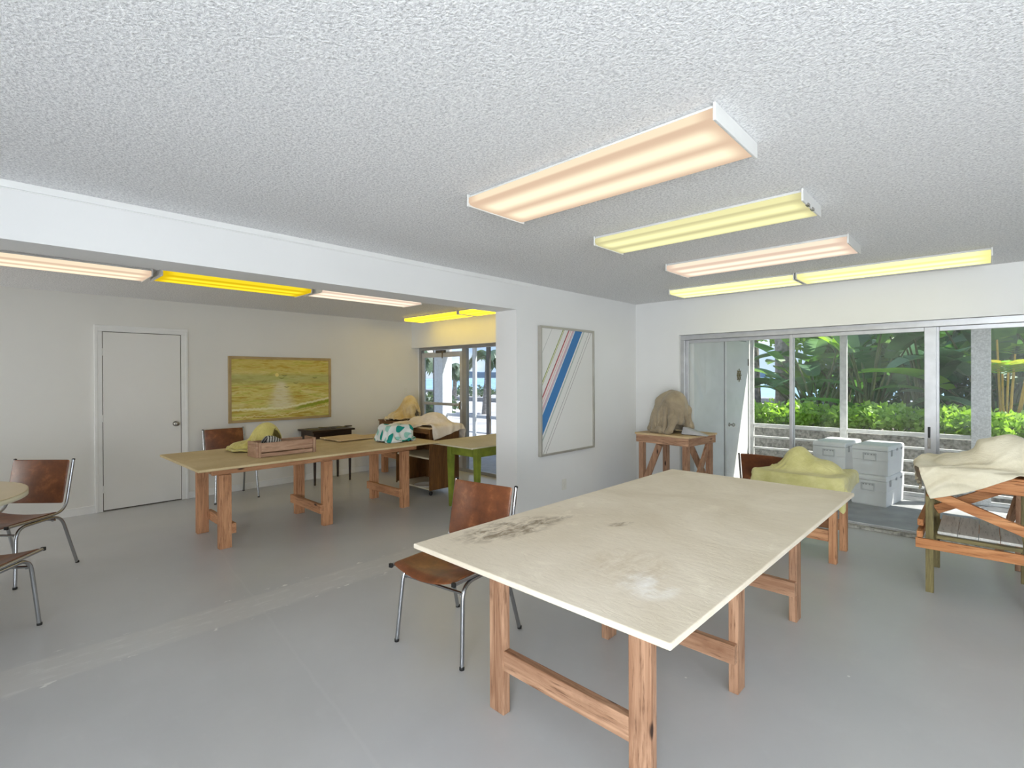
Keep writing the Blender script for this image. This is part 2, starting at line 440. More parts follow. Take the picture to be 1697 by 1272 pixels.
# walls behind the camera, with window openings added for the fill lights
b = MB()
for (x0, x1, z0, z1) in ((XL-.12, -7.2, 0, H), (-6.66, .75, 0, H), (2.2, XR+.12, 0, H), (-7.2, -6.66, 0, .3), (-7.2, -6.66, 2.2, H), (.75, 2.2, 0, .45), (.75, 2.2, 2.25, H)):
    b.box(x0, x1, YN-.12, YN, z0, z1)
struct(b.build('wall_near', M['wall']))
b = MB()
for (y0, y1, z0, z1) in ((YN, -1.9, 0, H), (1.35, YW, 0, H), (-1.9, 1.35, 0, .45), (-1.9, 1.35, 2.25, H)):
    b.box(XR, XR+.12, y0, y1, z0, z1)
struct(b.build('wall_right', M['wall']))
# baseboard on the left wall, broken by the door
b = MB()
for (y0, y1) in ((YN, .885), (1.795, YBW)):
    b.box(XL, XL+.012, y0, y1, 0, .082); b.box(XL, XL+.016, y0, y1, .07, .086)
struct(b.build('baseboard_left', M['trim'], bevel=.002))

# flush door in the left wall
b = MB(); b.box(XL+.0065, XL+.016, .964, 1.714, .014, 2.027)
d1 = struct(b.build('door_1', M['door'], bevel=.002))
b = MB()
for (y0, y1, ya, yb_) in ((.888, .958, .888, .916), (1.722, 1.792, 1.764, 1.792)):
    b.box(XL, XL+.020, y0, y1, 0, 2.0335); b.box(XL+.0205, XL+.028, ya, yb_, 0, 2.0735)
b.box(XL, XL+.020, .888, 1.792, 2.034, 2.104); b.box(XL+.0205, XL+.028, .888, 1.792, 2.074, 2.104)
b.build('door_casing', M['trim'], d1, bevel=.003)
b = MB(); b.box(XL+.0005, XL+.006, .958, 1.722, .001, 2.0335); b.build('door_gap_shade', M['darkpost'], d1)  # dark sheet behind the slab, standing in for shade in the gap
b = MB(); b.lathe([(.030, 0), (.032, .006), (.014, .012), (.012, .034), (.024, .042), (.029, .056), (.026, .070), (.012, .076)], 24, (XL+.016, 1.658, .945), axis='x')
b.build('door_knob', M['steel'], d1)
b = MB()
for z in (.25, 1.05, 1.8): b.tube([(XL+.016, .959, z-.04), (XL+.016, .959, z+.04)], .006, 8)
b.build('hinge', M['trim'], d1)

# threshold curb of the main opening
b = MB(); b.box(OX0, OX1, YW-.01, YW+.13, 0, .028)
struct(b.build('trim_2', M['curb'], bevel=.006))

# sliding window wall of the main room
def window_1():
    b = MB(); y0, y1 = YW+.05, YW+.11
    b.box(OX0, OX1, y0-.01, y1, 1.945, 2.003); b.box(OX0+.051, OX1-.051, y0, y1, .028, .036)
    b.box(OX0, OX0+.05, y0-.01, y1, .028, 1.944); b.box(OX1-.05, OX1, y0, y1, .028, 1.944)
    w = struct(b.build('window_1', M['alum'], bevel=.003))
    spans = [(OX0+.05, -1.50, y0+.03), (-1.545, -.335, y0+.005), (-.36, .80, y0+.03), (.76, OX1-.05, y0+.005)]
    for i, (a, c, y) in enumerate(spans):
        f = MB(); s = .032
        lw = s; rw = .085 if i == 1 else s
        if i == 2: lw = .045
        f.box(a, a+lw, y, y+.022, .038, 1.944); f.box(c-rw, c, y, y+.022, .038, 1.944)
        f.box(a+lw+.0005, c-rw-.0005, y, y+.022, 1.905, 1.944); f.box(a+lw, c-rw, y+.004, y+.018, .038, .05)
        p = f.build('sash', M['alum'], w, bevel=.003)
        g = MB(); g.box(a+lw, c-rw, y+.009, y+.013, .05, 1.905); g.build('pane', M['glass'], p)
        if i == 1:
            h = MB(); h.box(c-.060, c-.042, y-.010, y+.002, .93, 1.03)
            h.build('latch', M['black'], p, bevel=.003)
            h = MB(); h.box(c-.062, c-.040, y-.004, y+.002, .83, .925); h.box(c-.056, c-.046, y-.008, y+.002, .83, .845)
            h.build('lock_plate', M['steel'], p, bevel=.002)
window_1()

# glazed door and window of the back room
def window_2():
    b = MB(); y0, y1 = YBW-.02, YBW+.05; xa, xb = XL+.05, XP2
    b.box(xa, xb, y0, y1, 1.955, 2.0); b.box(xa, xb, y0, y1, 0, .05); b.box(xa, xa+.06, y0, y1, .051, 1.954)
    b.box(-6.075, -5.985, y0, y1, .051, 1.954); b.box(-4.75, -4.68, y0, y1, .051, 1.954)
    w = struct(b.build('window_2', M['alumdark'], bevel=.003))
    for a, c in ((-5.985, -4.75), (-4.68, xb)):
        g = MB(); g.box(a, c, YBW+.01, YBW+.015, .05, 1.955); g.build('pane', M['glass2'], w)
    a, c = xa+.065, -6.08
    f = MB(); y = YBW-.012
    f.box(a, a+.06, y, y+.04, .05, 1.915); f.box(c-.06, c, y, y+.04, .05, 1.915)
    f.box(a+.06, c-.06, y, y+.04, 1.83, 1.915); f.box(a+.06, c-.06, y, y+.04, .05, .22); f.box(a+.06, c-.06, y, y+.04, 1.03, 1.075)
    p = f.build('door_frame', M['alum'], w, bevel=.003)
    for z0, z1 in ((.22, 1.03), (1.075, 1.83)):
        g = MB(); g.box(a+.06, c-.06, y+.018, y+.022, z0, z1); g.build('door_pane', M['glass2'], p)
    h = MB(); h.box(-6.72, -6.48, y-.03, y, 1.90, 1.945); h.bar((-6.5, y-.03, 1.93), (-6.38, y-.16, 1.90), .02, .012); h.bar((-6.38, y-.16, 1.90), (-6.38, y-.16, 1.80), .014, .014)
    h.build('door_closer', M['darkpost'], w, bevel=.002)
    h = MB(); h.box(c-.05, c-.02, y-.03, y, .98, 1.10); h.tube([(c-.035, y-.03, 1.04), (c-.035, y-.06, 1.04), (c-.13, y-.06, 1.04)], .008, 8)
    h.build('lever', M['steel'], p)
window_2()

# unseen windows, added behind the camera to hold the fill lights
def added_window(n, axis, fixed, a0, a1, z0, z1):
    b = MB()
    def bx(u0, u1, w0, w1):
        if axis == 'x': b.box(u0, u1, fixed-.09, fixed-.04, w0, w1)
        else: b.box(fixed+.04, fixed+.09, u0, u1, w0, w1)
    bx(a0, a1, z0, z0+.05); bx(a0, a1, z1-.05, z1)
    k = 3
    for i in range(k+1):
        u = a0 + (a1-a0)*i/k; u = min(max(u, a0+.025), a1-.025); bx(u-.025, u+.025, z0, z1)
    w = struct(b.build('window_%d' % n, M['alum']))  # unseen window, added as an opening for a fill light
    g = MB()
    if axis == 'x': g.box(a0, a1, fixed-.067, fixed-.063, z0, z1)
    else: g.box(fixed+.063, fixed+.067, a0, a1, z0, z1)
    g.build('pane', M['glass'], w)
added_window(3, 'x', YN, .75, 2.2, .45, 2.25)
added_window(4, 'y', XR, -1.9, 1.35, .45, 2.25)
added_window(5, 'x', YN, -7.2, -6.66, .3, 2.2)

# ------------------------------------------------------------------ ceiling lights
LENS = {
 'cream': lensmat('lens_cream', (1.0, .88, .64, 1), (.96, .70, .50, 1), .98),
 'lemon': lensmat('lens_lemon', (1.0, .97, .50, 1), (.84, .78, .42, 1), .92),
 'rose': lensmat('lens_rose', (1.0, .90, .70, 1), (.98, .74, .58, 1), 1.0),
 'paleyellow': lensmat('lens_pale_yellow', (1.0, .98, .48, 1), (.97, .90, .36, 1), 1.3),
 'yellow': lensmat('lens_yellow', (1.0, .78, .035, 1), (.92, .62, .01, 1), 1.0),
 'yellow2': lensmat('lens_deep_yellow', (1.0, .70, .03, 1), (.92, .62, .02, 1), 3.0)}
M['lampmetal'] = plain('white_enamel', (.72, .72, .70, 1), .35, var=.03)
def ceiling_light(x0, x1, y0, y1, lens, label, rot=False, clip=False):
    """wrap-around fluorescent fixture, long axis along local x"""
    L = (y1-y0) if rot else (x1-x0); W = (x1-x0) if rot else (y1-y0)
    root = empty('ceiling_light', ((x0+x1)/2, (y0+y1)/2, H), PI/2 if rot else 0)
    tag(root, label, 'light', 'fluorescent ceiling lights')
    l, w = L/2-.006, W/2
    b = MB(); b.box(-l, l, -w+.02, w-.02, -.014, -.001); b.box(-l, l, -w+.004, w-.004, -.018, -.0145)
    b.build('housing', M['lampmetal'], root, bevel=.002)
    prof = [(-w+.006, -.0185), (-w+.004, -.042), (-w+.014, -.054), (-w+.04, -.058), (w-.04, -.058), (w-.014, -.054), (w-.004, -.042), (w-.006, -.0185)]
    b = MB(); b.prism(prof, 'x', -l+.006, l-.006); b.build('lens', LENS[lens], root)
    for s in (-1, 1):
        b = MB(); b.box(s*l-.005, s*l+.005, -w, w, -.063, -.001)
        e = b.build('end_cap', M['lampmetal'], root, bevel=.002)
    if clip:
        for yy in (-.09, .0):
            b = MB(); b.box(l-.004, l+.010, yy-.018, yy+.018, -.068, -.056); b.build('clip', M['steel'], root)
    return root
ceiling_light(-1.937, -.668, 1.72, 2.15, 'cream', 'large cream lit ceiling light nearest the camera')
ceiling_light(-1.91, -.663, 2.82, 3.19, 'lemon', 'lemon tinted ceiling light, second one from the camera in the main room', clip=True)
ceiling_light(-1.95, -.66, 3.93, 4.375, 'rose', 'pinkish cream ceiling light, third one from the camera in the main room')
ceiling_light(-2.49, -1.277, 5.10, 5.50, 'paleyellow', 'pale yellow ceiling light near the corner, left of the joined pair above the sliding window')
ceiling_light(-1.265, .033, 5.09, 5.50, 'paleyellow', 'pale yellow ceiling light, right of the joined pair above the sliding window')
ceiling_light(-5.61, -5.20, -.24, 1.035, 'cream', 'cream ceiling light at left edge in the back room, behind the beam', rot=True)
ceiling_light(-5.51, -5.10, 1.075, 2.39, 'yellow', 'deep yellow ceiling light between two cream ones behind the beam', rot=True)
ceiling_light(-5.37, -4.97, 2.42, 3.69, 'rose', 'cream ceiling light between the yellow ones in the back room', rot=True)
ceiling_light(-6.69, -5.405, 4.61, 4.99, 'yellow2', 'bright yellow ceiling light near the back room wall, left of the crosswise pair')
ceiling_light(-5.37, -4.09, 4.61, 4.99, 'yellow2', 'bright yellow ceiling light beside the partition, right of the crosswise pair')

# ------------------------------------------------------------------ work tables
def work_table(loc, rz, label, sx, sy, z, top_mat, frames, xl, xr, wood_mats, rails=True, tt=.022, xoff=0.0, fold=True):
    """plywood top on trestle frames; frames: list of (y, leg_x_size, leg_y_size, stretcher_y_offset)"""
    root = empty('work_table', loc, rz); tag(root, label, 'table')
    fx, fy, fz = wood_mats
    b = MB(); b.box(xoff-sx/2, xoff+sx/2, -sy/2, sy/2, z-tt, z)
    b.build('tabletop', top_mat, root, bevel=.006, seg=3)
    zt = z - tt - .002
    for (y, lx, ly, so, zs_) in frames:
        for s, x in ((-1, xl), (1, xr)):
            b = MB(); b.box(x-lx/2, x+lx/2, y-ly/2, y+ly/2, 0, zt-.09 if rails and s > 0 else zt)
            b.build('leg', fz, root, bevel=.003)
        b = MB(); yc = y + so
        b.box(xl - lx/2*.9, xr + lx/2*.9, yc-.019, yc+.019, zs_, zs_+.089) if abs(so) > .03 else b.box(xl+lx/2, xr-lx/2, yc-.019, yc+.019, zs_, zs_+.089)
        b.build('stretcher', fx, root, bevel=.003)
        b = MB(); yb = y + (ly/2+.019 if so <= 0 else -(ly/2+.019))
        b.box(xl+lx/2+.002, xr-lx/2-.05, yb-.019, yb+.019, zt-.09, zt); b.build('cross_beam', fx, root, bevel=.003)
    if rails:
        ys = [f[0] for f in frames]
        b = MB(); b.box(xr-.02, xr+.02, min(ys)-.10, max(ys)+.16, zt-.088, zt); b.build('apron', fy, root, bevel=.003)
    return root
TZ = .765
# main table in front; base frame sits at x about -1.6 to -.88
wt1 = work_table((-1.235, 2.555, 0), math.radians(-.7), 'large beige canvas topped wooden work table in the foreground', 1.225, 2.47, TZ, M['canvas'],
    [(-.945, .089, .042, .0, .20), (-.055, .045, .089, -.064, .155), (.905, .045, .089, -.064, .165)], -.36, .36, (M['firx'], M['firy'], M['firz']), rails=False)
wt2 = work_table((-5.20, 2.42, 0), 0, 'long tan topped wooden work table in the back room, holding the crate', 1.235, 2.44, TZ, M['canvas2'],
    [(-.93, .06, .10, .069, .12), (.02, .06, .10, -.069, .13), (.96, .06, .10, -.069, .13)], -.36, .29, (M['rustx'], M['rusty'], M['rustz']))
# nail heads on the apron
for yy in (-.93, .02, .96):
    nh = MB(); nh.lathe([(.007, 0), (.006, .004), (.001, .005)], 10, (.31, yy+.02, TZ-.05), axis='x')
    nh.build('nail_head', M['steel'], wt2)

# ------------------------------------------------------------------ green table
def green_table():
    root = empty('green_table', (-4.42, 4.27, 0)); tag(root, 'olive green painted table with a pale board top beside the partition', 'table')
    b = MB(); b.box(-.40, .40, -.64, .64, .722, .738); b.build('tabletop', M['boardtop'], root, bevel=.003)
    for (x, y) in ((-.13, -.49), (.32, -.49), (-.13, .49), (.32, .49)):
        b = MB(); w1, w0 = .033, .02
        vs = []
        for (z, w) in ((0, w0), (.60, w1), (.72, w1)):
            vs += [(x-w, y-w, z), (x+w, y-w, z), (x+w, y+w, z), (x-w, y+w, z)]
        fs = [(3,2,1,0), (8,9,10,11)]
        for k in range(2):
            for i in range(4): fs.append((k*4+i, k*4+(i+1)%4, k*4+4+(i+1)%4, k*4+4+i))
        b.add(vs, fs); b.build('leg', M['greenpaint'], root, bevel=.004)
    b = MB(); b.box(-.097, .287, -.505, -.48, .61, .72); b.build('apron', M['greenpaint'], root, bevel=.002)
    b = MB(); b.box(-.097, .287, .48, .505, .61, .72); b.build('apron', M['greenpaint'], root, bevel=.002)
    for x in (-.13, .32):
        b = MB(); b.box(x-.012, x+.012, -.457, .457, .61, .72); b.build('apron', M['greenpaint'], root, bevel=.002)
green_table()

# ------------------------------------------------------------------ chairs (front faces local -y)
def arc(pts, r, n=6):
    """polyline with rounded corners"""
    pts = [Vector(p) for p in pts]; out = [pts[0]]
    for i in range(1, len(pts)-1):
        a = (pts[i-1]-pts[i]); c = (pts[i+1]-pts[i]); rr = min(r, a.length*.48, c.length*.48)
        p0 = pts[i]+a.normalized()*rr; p1 = pts[i]+c.normalized()*rr
        for k in range(n+1):
            t = k/n; out.append(p0*(1-t)**2 + pts[i]*2*t*(1-t) + p1*t**2)
    out.append(pts[-1]); return out
def make_chair():
    root = empty('chair')
    for s in (-1, 1):
        x = s*.235
        b = MB(); b.tube(arc([(x, .245, .845), (x, .165, .445), (x, -.305, .45)], .10, 8), .0105, 10)
        r = b.build('side_rail', M['chrome'], root)
        e = MB(); e.box(x-.011, x+.011, -.318, -.303, .439, .461); e.build('end_cap', M['black'], r, bevel=.001)
        e = MB(); e.lathe([(.0115, .0), (.0115, .008), (.006, .012)], 10, (x, .246, .842)); e.build('end_cap', M['black'], r)
        xf = s*.222; xo = s*.245
        f = MB(); f.tube(arc([(xo, -.262, .0), (xf, -.225, .422), (xf, -.05, .422)], .09, 8), .0115, 10)
        l1 = f.build('leg', M['chrome'], root)
        f = MB(); f.tube(arc([(xo, .262, .0), (xf, .14, .422), (xf, -.05, .422)], .09, 8), .0115, 10)
        l2 = f.build('leg', M['chrome'], root)
        for (l, y) in ((l1, -.262), (l2, .262)):
            e = MB(); e.lathe([(.0135, .0), (.0135, .014), (.0118, .016)], 10, (xo, y, 0)); e.build('rubber_foot', M['black'], l)
    for y in (-.195, .085):
        zc = .372 if y < 0 else .398; yc = y - .028 if y < 0 else y
        b = MB(); b.tube([(-.226, yc, zc), (.226, yc, zc)], .0085, 8)
        for s in (-1, 1): b.tube([(s*.205, yc, zc), (s*.205, yc, zc-.013)], .006, 6)
        b.build('crossbar', M['chrome'], root)
    # sling seat: sheet wrapped on the two rails, sagging between them
    nx, ny = 17, 15
    def sheet(path, sag, wid):
        P = np.zeros((ny, nx, 3))
        for j in range(ny):
            t = j/(ny-1)
            p = Vector(path(t)); nrm = Vector(path(min(1, t+.01))) - Vector(path(max(0, t-.01))); nrm = Vector((0, -nrm.z, nrm.y)).normalized()
            for i in range(nx):
                u = i/(nx-1)*2-1
                k = (1-u*u)
                q = p + nrm*(-sag*k*(.6+.4*math.sin(PI*t)) + .012*(1-k*.2))
                P[j, i] = (u*wid, q.y, q.z)
        return P
    seat = sheet(lambda t: (0, -.298+t*.40, .449 - .004*t), .034, .234)
    for i in range(nx):
        u = i/(nx-1)*2-1
        seat[0, i, 1] -= .012*(1-u*u); seat[0, i, 2] -= .022*(1-u*u) + .004
    b = MB(); b.grid(seat); o = b.build('seat', M['vinyl'], root, fix=False)
    m = o.modifiers.new('thick', 'SOLIDIFY'); m.thickness = .012; m.offset = 0
    m = o.modifiers.new('sub', 'SUBSURF'); m.levels = 1; m.render_levels = 2
    back = sheet(lambda t: (0, .177+t*.068, .510+t*.336), -.030, .226)
    back[..., 1] -= .010
    b = MB(); b.grid(back); o = b.build('backrest', M['vinyl'], root, fix=False)
    m = o.modifiers.new('thick', 'SOLIDIFY'); m.thickness = .012; m.offset = 0
    m = o.modifiers.new('sub', 'SUBSURF'); m.levels = 1; m.render_levels = 2
    return root
chair = make_chair()
def place_chair(x, y, face, label, first=False, scale=1.0):
    """face: heading angle of the sitter, degrees, 0 = +x"""
    c = chair if first else copy_tree(chair)
    c.location = (x, y, 0); c.rotation_euler = (0, 0, math.radians(face + 90)); c.scale = (scale,)*3
    tag(c, label, 'chair', 'brown vinyl and chrome chairs'); return c
place_chair(-2.245, 1.925, -82, 'brown vinyl chrome chair drawn up to the canvas topped table in the foreground', True)
place_chair(-5.415, .19, -46, 'brown vinyl chrome chair with its back to the white wall, by the round table')
place_chair(-4.16, -.105, 142, 'brown vinyl chrome chair of which only a seat corner and leg show at left edge')
place_chair(-6.93, 2.17, 0, 'brown vinyl chrome chair under the seascape painting, behind the long tan table')
place_chair(-1.60, 5.42, 90, 'small brown chair standing behind the towel covered stand by the sliding window', scale=.86)

# round table, cut by the left frame edge
def round_table():
    root = empty('round_table', (-4.87, -.46, 0)); tag(root, 'round cream laminate table at left edge of the room', 'table')
    b = MB(); b.lathe([(.69, .745), (.697, .748), (.697, .752), (.69, .754)], 64); b.build('tabletop', M['laminate'], root)
    b = MB(); b.lathe([(.685, .712), (.698, .716), (.698, .744), (.69, .746)], 64); b.build('edge_band', M['laminate_edge'], root)
    b = MB(); b.lathe([(.05, .06), (.045, .1), (.04, .6), (.12, .70), (.12, .712)], 24); b.build('pedestal', M['chrome'], root)
    for k in range(4):
        a = PI/4 + k*PI/2 + .2
        b = MB(); b.tube([(.03*math.cos(a), .03*math.sin(a), .12), (.25*math.cos(a), .25*math.sin(a), .07), (.46*math.cos(a), .46*math.sin(a), .035)], [.03, .024, .018], 10)
        f = b.build('foot', M['chrome'], root)
        b = MB(); b.lathe([(.02, 0), (.024, .01), (.016, .022)], 12, (.45*math.cos(a), .45*math.sin(a), 0)); b.build('glide', M['orangez'], f)
round_table()

# dark side table below the painting
def side_table():
    root = empty('side_table', (-6.98, 3.47, 0)); tag(root, 'dark brown side table with tapered legs below the seascape painting', 'table')
    b = MB(); b.box(-.24, .235, -.32, .32, .735, .76); b.build('tabletop', M['darkwood'], root, bevel=.003)
    b = MB(); b.box(-.20, .20, -.285, .285, .60, .735); b.build('apron', M['darkwood'], root, bevel=.002)
    for x in (-.185, .18):
        for y in (-.265, .265):
            b = MB(); b.tube([(x, y, 0), (x, y, .60)], [.015, .025], 4); b.build('leg', M['darkwood'], root)
side_table()
# two dark strap tools lying on the side table
def strap_tool(x, y, rz, label):
    root = empty('modelling_tool', (x, y, .76), rz); tag(root, label, 'tool')
    b = MB(); b.bar((-.14, 0, .010), (.03, 0, .012), .028, .012); b.build('handle', M['olivex'], root, bevel=.003)
    b = MB(); b.tube(arc([(.02, .01, .012), (.10, .06, .016), (.19, .02, .012), (.15, -.03, .010), (.02, -.008, .012)], .03), .006, 8); b.build('wire_loop', M['darkpost'], root)
strap_tool(-6.90, 3.29, 1.2, 'dark flat tool at the left on the dark side table')
strap_tool(-7.0, 3.47, .3, 'dark loop tool in the middle of the dark side table')
strap_tool(-6.92, 3.70, 1.9, 'dark loop tool at the right on the dark side table')

# ------------------------------------------------------------------ modelling stands
def brace_stand(name, loc, rz, label, w, d, z, mats, top_mat, post=.05, apron=.09, braces=True, shelf=False, topover=.012):
    root = empty(name, loc, rz); tag(root, label, 'stand')
    mx, my, mz = mats
    hw, hd = w/2, d/2
    b = MB(); b.box(-hw-topover, hw+topover, -hd-topover, hd+topover, z-.02, z); b.build('top', top_mat, root, bevel=.003)
    lx, ly = hw-post/2-.02, hd-post/2-.02
    for sx in (-1, 1):
        for sy in (-1, 1):
            b = MB(); b.box(sx*lx-post/2, sx*lx+post/2, sy*ly-post/2, sy*ly+post/2, 0, z-.02); b.build('leg', mz, root, bevel=.003)
    for sy in (-1, 1):
        b = MB(); b.box(-hw, hw, sy*(hd-.01)-.010, sy*(hd-.01)+.010, z-.02-apron, z-.02); b.build('apron', mx, root, bevel=.002)
    for sx in (-1, 1):
        b = MB(); b.box(sx*(hw-.01)-.010, sx*(hw-.01)+.010, -hd+.02, hd-.02, z-.02-apron, z-.02); b.build('apron', my, root, bevel=.002)
    return root, hw, hd, lx, ly
# corner stand under the taupe blanket
cs, hw, hd, lx, ly = brace_stand('sculpture_stand', (-2.54, 5.36, 0), math.radians(-6), 'square wooden stand with diagonal braces in the far corner', .64, .58, .872,
    (M['firx'], M['firy'], M['firz']), M['plyx'], .058, .085)
for (p, q) in (((-lx+.03, -ly, .30), (-lx+.22, -ly+.0, .75)), ((lx, -ly+.16, .30), (lx, ly-.02, .76)), ((-lx, -ly+.05, .30), (-lx, ly-.08, .75)), ((lx-.02, ly, .3), (lx-.25, ly, .75))):
    b = MB(); b.bar(p, q, .028, .07); b.build('brace', M['firz'], cs, bevel=.002)
for sy in (-1, 1):
    b = MB(); b.box(-lx, lx, sy*ly-.012, sy*ly+.012, .2, .27); b.build('lower_rail', M['firx'], cs, bevel=.002)

# low stand under the yellow green towel
ts, hw, hd, lx, ly = brace_stand('low_stand', (-1.15, 4.90, 0), 0, 'low wooden stand under the yellow green towel, past the canvas topped table', .60, .50, .665,
    (M['rustx'], M['rusty'], M['rustz']), M['plyx'], .055, .085)
for sy in (-1, 1):
    b = MB(); b.box(-lx+.03, lx-.03, sy*ly-.019, sy*ly+.019, .17, .26); b.build('stretcher', M['rustx'], ts, bevel=.002)

# stand behind the rolling cabinet
bs, hw, hd, lx, ly = brace_stand('sculpture_stand', (-6.70, 4.66, 0), 0, 'brown wooden stand against the left wall, behind the rolling cabinet', .62, .60, .835,
    (M['walnutx'], M['walnuty'], M['rustz']), M['walnutx'], .08, .085)
for sx in (-1, 1):
    b = MB(); b.box(sx*lx-.02, sx*lx+.02, -ly+.04, ly-.04, .25, .33); b.build('stretcher', M['rusty'], bs, bevel=.002)
b = MB(); b.box(-lx, lx, -ly-.045, -ly-.02, .25, .33); b.build('stretcher', M['rustx'], bs, bevel=.002)

# right stand with cross braces and a grey board shelf
def right_stand():
    root = empty('sculpture_stand', (-.045, 4.86, 0), math.radians(0)); tag(root, 'tall wooden stand with cross braces and a grey shelf at right, under the cream cloth', 'stand')
    z = .85; xl, xr = -.245, .245; yf, yb = -.325, .30
    for (x, y) in ((xl, yf), (xr, yf), (xl, yb), (xr, yb)):
        b = MB(); b.box(x-.022, x+.022, y-.02, y+.02, 0, z-.02); b.build('leg', M['olivez'], root, bevel=.003)
    b = MB(); b.box(-.30, .30, -.385, .36, z-.015, z); b.build('top', M['orangex'], root, bevel=.003)
    for y in (yf-.0395, yb+.0395):
        b = MB(); b.box(-.22 if y < 0 else -.28, .29, y-.019, y+.019, z-.105, z-.017); b.build('apron', M['orangex'], root, bevel=.003)
    b = MB(); b.bar((xl-.005, yf-.040, .705), (xr+.02, yf-.040, .50), .034, .062); b.build('brace', M['orangex'], root, bevel=.003)
    b = MB(); b.bar((xl, yb-.040, .46), (xr+.05, yb-.040, .775), .034, .068); b.build('brace', M['orangex'], root, bevel=.003)
    b = MB(); b.box(xl-.075, xr+.06, yf-.0395, yf-.0215, .305, .372); b.build('lower_rail', M['orangex'], root, bevel=.003)
    b = MB(); b.box(xl-.06, xr+.06, yb+.0215, yb+.0395, .305, .372); b.build('lower_rail', M['orangex'], root, bevel=.003)
    for x in (xl-.052, ):
        for zz in (.375, .445):
            b = MB(); b.box(x-.017, x+.017, yf-.04+.06*(zz > .4), yb+.04, zz, zz+.045); b.build('side_rail', M['orangey'], root, bevel=.003)
    # shelf of grey boards on an olive rail
    for k in range(4):
        x0 = xl+.04 + k*.105
        b = MB(); b.box(x0, x0+.102, yf+.025, yb-.03, .405, .423); b.build('shelf_board', M['greyboard'], root, bevel=.002)
    b = MB(); b.box(xl+.035, xr-.035, yf-.018, yf+.02, .38, .404); b.build('shelf_rail', M['olivex'], root, bevel=.002)
right_stand()

# wooden easel legs further right, behind the tall stand
def trestle():
    root = empty('trestle', (.37, 5.62, 0), 0); tag(root, 'wooden trestle with slanted legs behind the tall stand, right frame edge', 'trestle')
    for (x, s) in ((-.2, 1), (.28, 1)):
        for sy in (-1, 1):
            b = MB(); b.bar((x-.06*sy-.05, sy*.16, 0.0), (x+.02, sy*.02, .58), .05, .03); b.build('leg', M['firz'], root, bevel=.003)
    b = MB(); b.bar((-.26, 0, .60), (.36, 0, .60), .09, .05); b.build('beam', M['firx'], root, bevel=.003)
trestle()

# rolling cabinet
def cabinet():
    root = empty('rolling_cabinet', (-5.46, 4.12, 0), math.radians(-1)); tag(root, 'brown wooden cabinet on casters with open shelves, behind the long tan table', 'cabinet')
    w, d, z0, z1 = .375, .235, .075, .845
    for s in (-1, 1):
        b = MB(); b.box(s*w-.011, s*w+.011, -d, d, z0, z1); b.build('side_panel', M['walnutz'], root, bevel=.002)
    b = MB(); b.box(-w+.012, w-.012, d-.012, d, z0, z1); b.build('back_panel', M['walnutz'], root)
    b = MB(); b.box(-w-.02, w+.02, -d-.015, d+.012, z1+.001, z1+.022); b.build('top', M['plyx'], root, bevel=.003)
    for z in (z0+.0, .46):
        b = MB(); b.box(-w+.012, w-.012, -d+.01, d-.013, z, z+.02); b.build('shelf', M['boardtop'], root, bevel=.002)
    b = MB(); b.box(-w+.012, w-.012, -d, -d+.02, z1-.06, z1); b.build('top_rail', M['walnutx'], root)
    for sx in (-1, 1):
        for sy in (-1, 1):
            f = MB(); f.lathe([(.022, 0), (.027, .006), (.027, .016), (.022, .022)], 16, (sx*(w-.04)-.011, sy*(d-.05), .028), axis='x')
            c = f.build('caster', M['black'], root)
            f = MB(); f.box(sx*(w-.04)-.018, sx*(w-.04)+.018, sy*(d-.05)-.014, sy*(d-.05)+.014, .057, .076); f.build('bracket', M['steel'], c)
cabinet()
b = MB(); b.lathe([(.13, 0), (.15, .004), (.155, .012), (.145, .012), (.135, .006), (.02, .006)], 40, (0, 0, 0))
o = b.build('plate', M['ivory'], loc=(-5.32, 4.0, .0955)); tag(o, 'round white plate on the bottom shelf of the rolling cabinet', 'plate')

# ------------------------------------------------------------------ crate, board
def crate():
    root = empty('wooden_crate', (-4.985, 2.03, TZ), 0); tag(root, 'worn pale wooden crate with a check cloth inside, on the long tan table', 'crate')
    hx, hy, hz = .125, .285, .135
    for s in (-1, 1):
        b = MB(); yb_ = s*(hy-.012); b.box(-hx+.018, hx-.018, yb_-.011, yb_+.011, 0, hz+.008); b.build('end_panel', M['cratex'], root, bevel=.003)
        b = MB()
        b.box(hx-.036, hx+.004, s*(hy-.03)-.008, s*(hy-.03)+.012, .0, hz+.006); b.build('corner_post', M['cratez'], root, bevel=.003)
    for x in (hx-.008, -hx+.008):
        s = 1 if x > 0 else -1
        b = MB(); b.box(x-.008, x+.008, -hy+.042, hy-.042, .048, hz); b.build('slat', M['cratey'], root, bevel=.003)
        b = MB(); b.box(x-.012-.004*s, x+.006-.004*s, -hy+.042, hy-.042, .006, .038); b.build('slat', M['cratey'], root, bevel=.003)
    b = MB(); b.box(-hx+.016, hx-.03, -hy+.025, hy-.025, .0, .01); b.build('bottom', M['cratey'], root)
crate()
def raised_board():
    root = empty('board', (-5.56, 3.03, TZ), math.radians(3)); tag(root, 'pale plywood board lying on the long tan table', 'board')
    b = MB(); b.box(-.225, .225, -.235, .235, .012, .026); b.build('panel', M['plyy'], root, bevel=.002)
    for x in (-.15, .12):
        b = MB(); b.box(x-.02, x+.02, -.21, .21, 0, .012); b.build('batten', M['plyy'], root)
raised_board()

